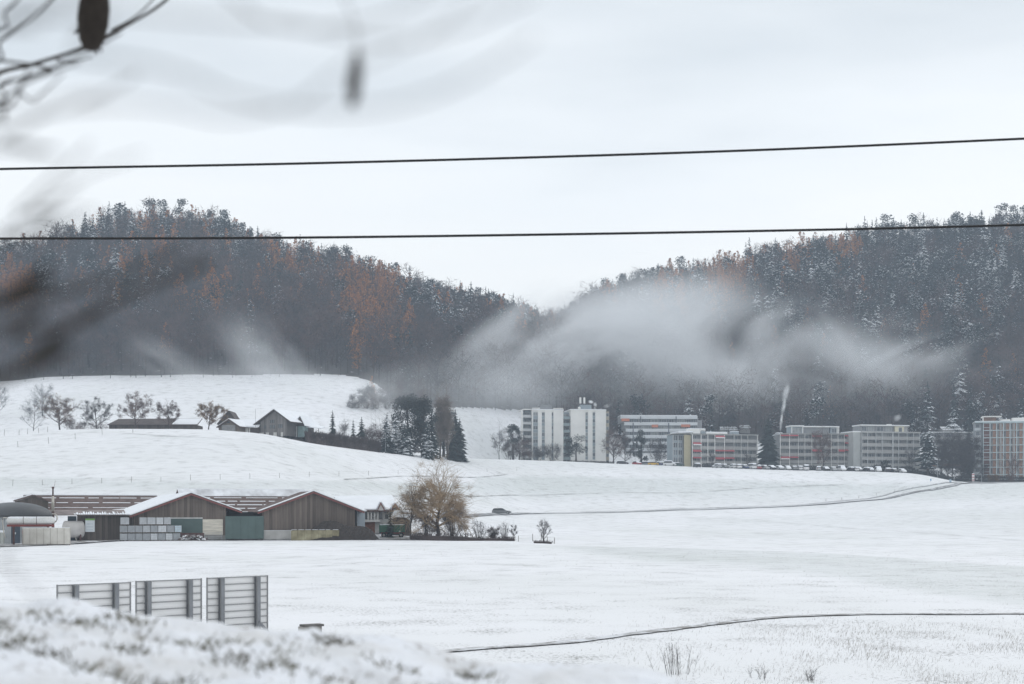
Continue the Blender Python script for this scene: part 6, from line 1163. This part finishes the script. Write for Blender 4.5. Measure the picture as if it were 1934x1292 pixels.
# road signs at the junction
BLUE = mat('sign_blue', (.16, .34, .50), .5, .05); 
def sign(label, p, d, top, bot, wpx, m, n=1):
    w = on(p, d); s_ = d/F; hh = (HY-top)*s_-w.z; hb = max(.1, (HY-bot)*s_-w.z); o = T('road_sign', label, 'sign', w); MB().tube([(0, .06, -.3), (0, .06, hh)], .05, 5).build('post', LAMPM, o)
    B('panel', m, o, -wpx/2*s_, wpx/2*s_, -.04, .0, hb, hh); return o, hb, hh
o, hb, hh = sign('tall light blue information panel beside the road', 1795, 492, 905.5, 917, 3.6, BLUE); [B('print_band', AWNW, o, -.26, .26, -.05, -.041, hb+(hh-hb)*f, hb+(hh-hb)*f+.12) for f in (.2, .55, .8)]
sign('small blue sign on a thin pole in the field left of the panel', 1758, 490, 904.5, 908, 2.2, BLUE)
o, hb, hh = sign('red and white striped post sign below the bare tangle', 1838, 506, 894, 909, 4.6, AWNW); [B('red_stripe', AWN, o, -.42, .42, -.055, -.042, hb+(hh-hb)*f, hb+(hh-hb)*f+.32) for f in (.1, .45, .78)]
# ---------------------------------------------------------------- road sign boards seen from behind
ALU = mat('aluminium_sheet', (.84, .835, .83), .55, .03, 1.2, metal=.0, spec=.4)
ALU_D = mat('aluminium_edge', (.27, .275, .28), .5, .08, 3)
STEEL = mat('galvanised_steel', (.23, .24, .255), .5, .12, 3, metal=.3)
th = math.radians(46); ux, uy = math.cos(th), math.sin(th)
def sign_board(px0, px1, d0, ztop, rows_, label, p1, p2):
    a = px(px0, 965, d0); r1 = (px1-CX)/F; Wd = (r1*d0-a.x)/(ux-r1*uy)
    base = ground(a.x, a.y)
    o = T('sign_board', label, 'sign board', (a.x, a.y, base), th, 'road sign boards seen from behind')
    H = ztop-base; sh = .215; me = None
    for k in range(rows_):
        z1 = H-k*sh
        b = MB().box(0, Wd, 0, .012, z1-sh+.014, z1-.006)
        b.build('slat', ALU, o); B('ledge', ALU_D, o, 0, Wd, -.05, -.001, z1-.016, z1+.012)
    zb = H-rows_*sh
    B('slat', ALU_D, o, 0, Wd, -.024, .002, zb-.012, zb+.004)
    for x in (-.02, Wd): B('side_rail', ALU_D, o, x, x+.03, -.035, .02, zb-.02, H+.02)
    for f in (p1, p2):
        x = f*Wd
        MB().box(x-.075, x+.075, -.065, -.054, -.3, H-.01).box(x-.065, x+.065, -.205, -.19, -.3, H-.01).build('post', STEEL, o)
        B('post_web', mat('post_web_grey', (.40, .405, .41), .55, .08), o, x-.008, x+.008, -.1898, -.0652, -.3, H-.012)
        for k in range(rows_): B('clamp', ALU_D, o, x-.10, x+.10, -.054, -.0501, H-k*sh-.03, H-k*sh+.012)
    return o, Wd, H
sign_board(108, 245, 40.3, -2.11, 9, 'leftmost sign board, lowest showing above the snow bank, seen from behind', .22, .77)
sign_board(257, 379, 42.3, -2.10, 9, 'middle of the three slatted sign boards behind the snow bank', .15, .79)
o, Wd, H = sign_board(391, 504, 44.4, -2.10, 9, 'rightmost sign board of three with its whole slatted back and a brace visible', .20, .80)
MB().tube([(Wd*.80, -.2, H-1.45), (Wd*1.02, -.05, H-1.85)], .05, 5).build('brace', STEEL, o)
CONC = mat('rough_concrete', (.30, .29, .275), .9, .2, 2)
p = px(556, 1183, 40); q_ = px(601, 1179, 41.5)
o = T('concrete_wall', 'low grey concrete wall end poking out behind the snow bank right of the signs', 'wall', (p.x, p.y, ground(p.x, p.y)), math.radians(35))
ln = (q_-p).length*.55; hh = -3.28-o.location.z
B('wall', CONC, o, ln*.28, ln, 0, .25, -.2, hh); B('coping', mat('dark_coping', (.13, .125, .12), .8), o, ln*.35, ln+.05, -.04, .29, hh, hh+.06)
# ---------------------------------------------------------------- power cables overhead
def cable(label, pts, d, r):
    P = [px(a, b, d) for a, b in pts]; k = (P[-1]-P[0])/(pts[-1][0]-pts[0][0])
    P = [P[0]-k*1600+Vector((0, 0, .25))]+[P[0]-k*500+Vector((0, 0, .03))]+P+[P[-1]+k*600+Vector((0, 0, .1)), P[-1]+k*1600+Vector((0, 0, .5))]
    c = bpy.data.curves.new('power_cable', 'CURVE'); c.dimensions = '3D'; s = c.splines.new('NURBS'); s.points.add(len(P)-1)
    for i, p in enumerate(P): s.points[i].co = (*p, 1)
    s.order_u = 3; s.use_endpoint_u = True; s.resolution_u = 10; c.bevel_depth = r; c.bevel_resolution = 2
    tmp = bpy.data.objects.new('tmp', c); COL.objects.link(tmp); dg = bpy.context.evaluated_depsgraph_get(); me = bpy.data.meshes.new_from_object(tmp.evaluated_get(dg))
    bpy.data.objects.remove(tmp); me.materials.clear(); me.materials.append(mat('black_cable', (.012, .012, .013), .6, .1)); me.name = 'power_cable'
    clean(link('power_cable', me), label, 'cable', 'power cables crossing the view')
cable('upper black power cable stretched across the bare sky', [(0,319),(250,315),(500,310.5),(750,304.5),(967,298.5),(1200,291.5),(1450,283),(1700,272.5),(1934,262)], 26, .0225)
cable('lower black power cable running in front of the wooded hilltops', [(0,450.5),(250,450.5),(500,449.5),(750,447),(967,444),(1200,440.5),(1450,436),(1700,431),(1934,425)], 27, .0235)
# ---------------------------------------------------------------- overhanging shrub, close to the lens and out of focus
sh = T('overhanging_shrub', 'dark leafless shrub with seed pods hanging close overhead, out of focus', 'shrub', (-1.75, 2.6, -1.7))
so = Vector(sh.location); SB = mat('shrub_bark', (.030, .024, .020), .9, .3, 30)
tb = [(-1.75, 2.6, -1.9), (-1.72, 2.6, -1), (-1.78, 2.58, 0), (-1.70, 2.55, 1.2), (-1.72, 2.5, 2.4)]
MB().tube([Vector(p)-so for p in tb], [.05, .045, .04, .03, .02], 8).build('trunk', SB, sh)
def twig(pts, d, r0, r1, tz=None, d1=None):
    if d < 2.2: d, r0, r1 = d*.73, r0*.73, r1*.73
    d1 = d1 or d; n = len(pts)
    P = [px(a, b, d+(d1-d)*i/(n-1)) for i, (a, b) in enumerate(pts)]
    if tz is not None: P = [Vector((-1.74, 2.57, tz))]+P
    Q = []
    for i in range(len(P)-1):
        for k in range(5):
            t = k/5; p0 = P[max(i-1, 0)]; p1, p2 = P[i], P[i+1]; p3 = P[min(i+2, len(P)-1)]
            Q.append(.5*((2*p1)+(p2-p0)*t+(2*p0-5*p1+4*p2-p3)*t*t+(3*p1-p0-3*p2+p3)*t**3))
    Q.append(P[-1]); nq = len(Q)
    b = MB(); b.sm = True; b.tube([q-so for q in Q], [r0+(r1-r0)*i/(nq-1) for i in range(nq)], 6); b.build('branch', SB, sh)
twig([(-200,40),(0,35),(200,25),(430,40),(560,48),(720,78),(850,58),(1010,-10)], 1.05, .0016, .0009, .9)
twig([(-150,60),(150,105),(330,135),(450,185),(600,208),(760,195),(900,140),(1010,70)], 1.0, .0016, .0009, .7)
twig([(-150,235),(150,200),(300,200),(430,222),(560,195),(640,135),(700,112),(830,50),(900,-20)], 1.05, .0014, .0008, .6)
twig([(400,-40),(500,40),(620,52),(760,20),(830,-30)], 1.2, .0013, .0010)
twig([(-120,190),(0,137),(60,122),(170,84),(290,18),(345,-30)], 3.9, .0085, .0045, .95, 5.2)
twig([(-60,120),(0,78),(60,35),(110,-15)], 3.2, .004, .003, .9)
twig([(-60,190),(0,158),(70,140),(160,98),(230,60)], 2.6, .0035, .002, .9)
twig([(-80,230),(0,190),(60,150),(150,118)], 2.2, .003, .0018, .8)
twig([(-80,270),(0,262),(80,220),(190,180),(260,140)], 1.4, .0020, .0012, .75)
twig([(-40,210),(20,200),(45,150),(60,120)], 2.5, .003, .0018)
twig([(-80,620),(0,580),(100,556),(200,530),(300,490),(350,470)], 1.5, .0042, .0026, -.2)
twig([(-60,740),(40,690),(110,632),(170,594),(230,560),(320,524),(400,494)], 1.5, .0058, .0034, -.1)
twig([(-80,600),(0,572),(45,548),(70,530)], 1.5, .0045, .003, .05)
twig([(-80,660),(20,640),(120,618),(190,600)], 1.7, .004, .002, -.1)
twig([(-60,480),(30,400),(100,335),(170,270)], 1.5, .0019, .0011, .2)
twig([(-40,500),(60,400),(160,330),(270,290)], 1.3, .0014, .0008, .2)
twig([(-60,470),(0,440),(60,395),(150,355)], 1.6, .0017, .001, .3)
twig([(-60,1010),(0,1055),(50,1105),(100,1150)], 1.5, .0012, .0008, -.4)
twig([(-60,60),(10,20),(50,-20)], 2.9, .0035, .002, .95); twig([(100,108),(130,118),(175,108)], 4.2, .0035, .0015); twig([(60,122),(30,150),(-30,175)], 3.6, .004, .003, .9)
twig([(30,168),(60,190),(80,176),(120,140)], 2.4, .0022, .0012); twig([(210,58),(260,28),(310,-25)], 4.9, .0035, .002)
def pod(a, r0, r1, d, w, label):
    t = px(a[0], a[1], d); e_ = px(r0, r1, d); b = MB(); b.sm = True; ln = (t-e_).length
    prof = [(w*f, -ln*g) for f, g in ((.05, 0), (.35, .05), (.75, .2), (1, .45), (1.02, .65), (.8, .86), (.45, .97), (.02, 1))]
    b.lathe(prof, 12); o = b.build('seed_pod', SB, sh, t-so, (0, math.radians(6), 0))
    s = MB()
    for k in range(46):
        z = R.uniform(.08, .95); aa = R.random()*6.28; rr_ = w*(1.0 if .3 < z < .8 else .75); c = Vector((math.cos(aa)*rr_, math.sin(aa)*rr_, -ln*z)); u = Vector((math.cos(aa), math.sin(aa), -.3))
        v = Vector((-math.sin(aa), math.cos(aa), 0))*w*.22; s.add([c-v*1-u*w*.1, c+u*w*.22+Vector((0, 0, -w*.3)), c+v-u*w*.1, c+Vector((0, 0, w*.35))], [(0, 1, 2, 3)])
    s.build('scale', SB, o); clean(o.children[0], kind='stuff')
pod((186,-60), 174, 98, 4.6, .050, 0); pod((676,92), 681, 204, 1.75*.73, .0085*.73, 0)
twig([(640,-30),(668,40),(676,92)], 1.75, .0011, .0009)
# ---------------------------------------------------------------- the air
def vol(name, col, dens, aniso=0.):
    m = bpy.data.materials.new(name); m.use_nodes = True; t = m.node_tree; t.nodes.clear()
    o = t.nodes.new('ShaderNodeOutputMaterial'); v = t.nodes.new('ShaderNodeVolumePrincipled'); v.inputs['Color'].default_value = (*col, 1); v.inputs['Density'].default_value = dens; v.inputs['Anisotropy'].default_value = aniso
    t.links.new(v.outputs[0], o.inputs['Volume']); return m
hz = MB().box(-1100, 1100, -75, 1640, GZ.min()-1.2, GZ.max()+45).build('haze', vol('haze_air', (.74, .86, 1.0), .00024)); clean(hz, kind='stuff')
def fogmat(name, dens, scale, lo, hi, stretch=(1, .22, 1), col=(.93, .965, 1.0), seed=0., edge=.95, shear=0.):
    m = bpy.data.materials.new(name); m.use_nodes = True; t = m.node_tree; t.nodes.clear(); n = t.nodes.new; l = t.links.new
    o = n('ShaderNodeOutputMaterial'); v = n('ShaderNodeVolumePrincipled'); v.inputs['Color'].default_value = (*col, 1); l(v.outputs[0], o.inputs['Volume'])
    tc = n('ShaderNodeTexCoord'); ln = n('ShaderNodeVectorMath'); ln.operation = 'LENGTH'; l(tc.outputs['Object'], ln.inputs[0])
    f = n('ShaderNodeMapRange'); f.interpolation_type = 'SMOOTHSTEP'; f.inputs[1].default_value = edge; f.inputs[2].default_value = 0; l(ln.outputs['Value'], f.inputs[0])
    g = n('ShaderNodeNewGeometry'); mp = n('ShaderNodeMapping'); mp.inputs['Scale'].default_value = stretch; mp.inputs['Location'].default_value = (seed*13.1, seed*7.7, seed*3.3); m0 = n('ShaderNodeMapping'); m0.inputs['Rotation'].default_value = (0, shear, 0); l(g.outputs['Position'], m0.inputs[0]); l(m0.outputs[0], mp.inputs[0])
    z = n('ShaderNodeTexNoise'); z.inputs['Scale'].default_value = scale; z.inputs['Detail'].default_value = 6; z.inputs['Roughness'].default_value = .6; z.inputs['Distortion'].default_value = .5; l(mp.outputs[0], z.inputs['Vector'])
    r = n('ShaderNodeMapRange'); r.inputs[1].default_value = lo; r.inputs[2].default_value = hi; l(z.outputs['Fac'], r.inputs[0])
    a = n('ShaderNodeMath'); a.operation = 'MULTIPLY'; l(f.outputs[0], a.inputs[0]); l(r.outputs[0], a.inputs[1])
    b = n('ShaderNodeMath'); b.operation = 'MULTIPLY'; b.inputs[1].default_value = dens; l(a.outputs[0], b.inputs[0]); l(b.outputs[0], v.inputs['Density']); return m
FOGI = [0]
def fog(name, p, row, d, wpx, hpx, dep, dens, lo=.38, hi=.68, scale=.022, tilt=0., stretch=(1, .22, 1.3), label=None, shear=0., edge=.95, col=(.97, .985, 1.0)):
    FOGI[0] += 1; s = d/F; b = MB(); n1, n2 = 20, 12; b.lathe([(math.sin(math.pi*j/n2)+.0001, -math.cos(math.pi*j/n2)) for j in range(n2+1)], n1)
    o = b.build(name, fogmat(name, dens, scale, lo, hi, stretch, seed=FOGI[0], shear=shear, edge=edge, col=col), None, px(p, row, d)); o.scale = (wpx/2*s, dep/2, hpx/2*s); o.rotation_euler = (0, tilt, 0); clean(o, kind='stuff'); o['label'] = label or 'smoke drifting low before the wooded hill'; return o
# smoke hanging in the valley before the hills
fog('smoke', 1130, 650, 660, 760, 290, 120, .085, .39, .72, .021, tilt=-.32, stretch=(.55, .22, 1.4), shear=.35, label='torn pale smoke drifting diagonally up towards the saddle')
fog('smoke', 1440, 665, 655, 900, 310, 120, .085, .39, .74, .020, tilt=.10, stretch=(.85, .22, 1.3), shear=-.15, label='thick pale smoke cloud above the awning blocks')
fog('smoke', 1120, 725, 640, 1450, 220, 70, .030, .30, .72, .016, shear=.1, stretch=(.6, .22, 1.6), label='low blue grey smoke veil behind the settlement')
fog('smoke', 1070, 600, 770, 480, 140, 120, .045, .38, .70, .024, tilt=-.25, shear=.4, stretch=(.6, .22, 1.6), label='thin smoke rising over the saddle between the hills')
fog('smoke', 940, 640, 650, 420, 120, 80, .060, .42, .70, .028, tilt=-.72, stretch=(.4, .22, 2.), shear=.65, label='slanting smoke streak climbing to the saddle')
fog('smoke', 735, 732, 452, 300, 120, 40, .045, .34, .72, .022, tilt=-.3, shear=-.5, stretch=(.7, .22, 1.5), label='blue grey smoke over the low copse behind the evergreens')
fog('smoke', 890, 735, 590, 500, 170, 60, .026, .32, .74, .018, shear=-.3, stretch=(.7, .22, 1.4), label='blue grey smoke veil along the forest edge by the towers')
fog('smoke', 500, 668, 590, 330, 170, 45, .040, .38, .68, .030, tilt=.65, shear=-.85, stretch=(.5, .3, 1.5), label='wispy smoke at the forest edge above the farmhouse')
fog('smoke', 310, 686, 590, 230, 110, 40, .034, .38, .68, .032, tilt=.55, shear=-.8, stretch=(.5, .3, 1.5), label='small smoke wisp at the forest edge above the shed trees')
fog('smoke', 440, 704, 588, 640, 70, 34, .034, .38, .70, .03, stretch=(.5, .22, 1.5), label='low mist lying along the forest edge above the farm')
fog('smoke', 40, 745, 470, 260, 110, 60, .009, .30, .70, .02, label='thin mist over the far left slope')
fog('smoke', 1740, 678, 640, 460, 120, 70, .045, .38, .74, .026, shear=.35, stretch=(.6, .22, 1.7), label='faint smoke patch before the right-hand slope')
# plume from the chimney and steam off the roofs
for (p, r, w_, h_, tl, dn, lab) in ((1475.5, 797, 7, 48, .10, 1.6, 'foot of the white smoke plume at the chimney beside the big spruce'), (1480, 768, 11, 52, .16, 1.0, 'middle of the white smoke plume above the right awning block'), (1484, 742, 17, 48, .25, .55, 'fading top of the white smoke plume above the right awning block'),
                               (1124, 764, 9, 13, -.3, 1.8, 'small white steam puff above the white tower roof'), (1116, 759, 14, 8, .2, 1.4, 'steam streak left of the puff on the white tower roof'), (1147, 766, 24, 11, -.3, .6, 'thin steam puff at the right end of the tower roof'), (1695, 789, 24, 17, -.5, .35, 'faint steam drifting from the gridded block roof')):
    fog('chimney_smoke', p, r, CHIMW.y+(20 if p < 1200 else 6), w_, h_, 2.6, dn*1.6, .34, .64, .30, tilt=tl, stretch=(1, 1, .6), label=lab, col=(.98, .99, 1.))
fog('smoke', 610, 726, 560, 320, 56, 40, .040, .34, .70, .03, stretch=(.5, .3, 1.4), tilt=.18, label='mist lying over the right shoulder of the snowy rise')
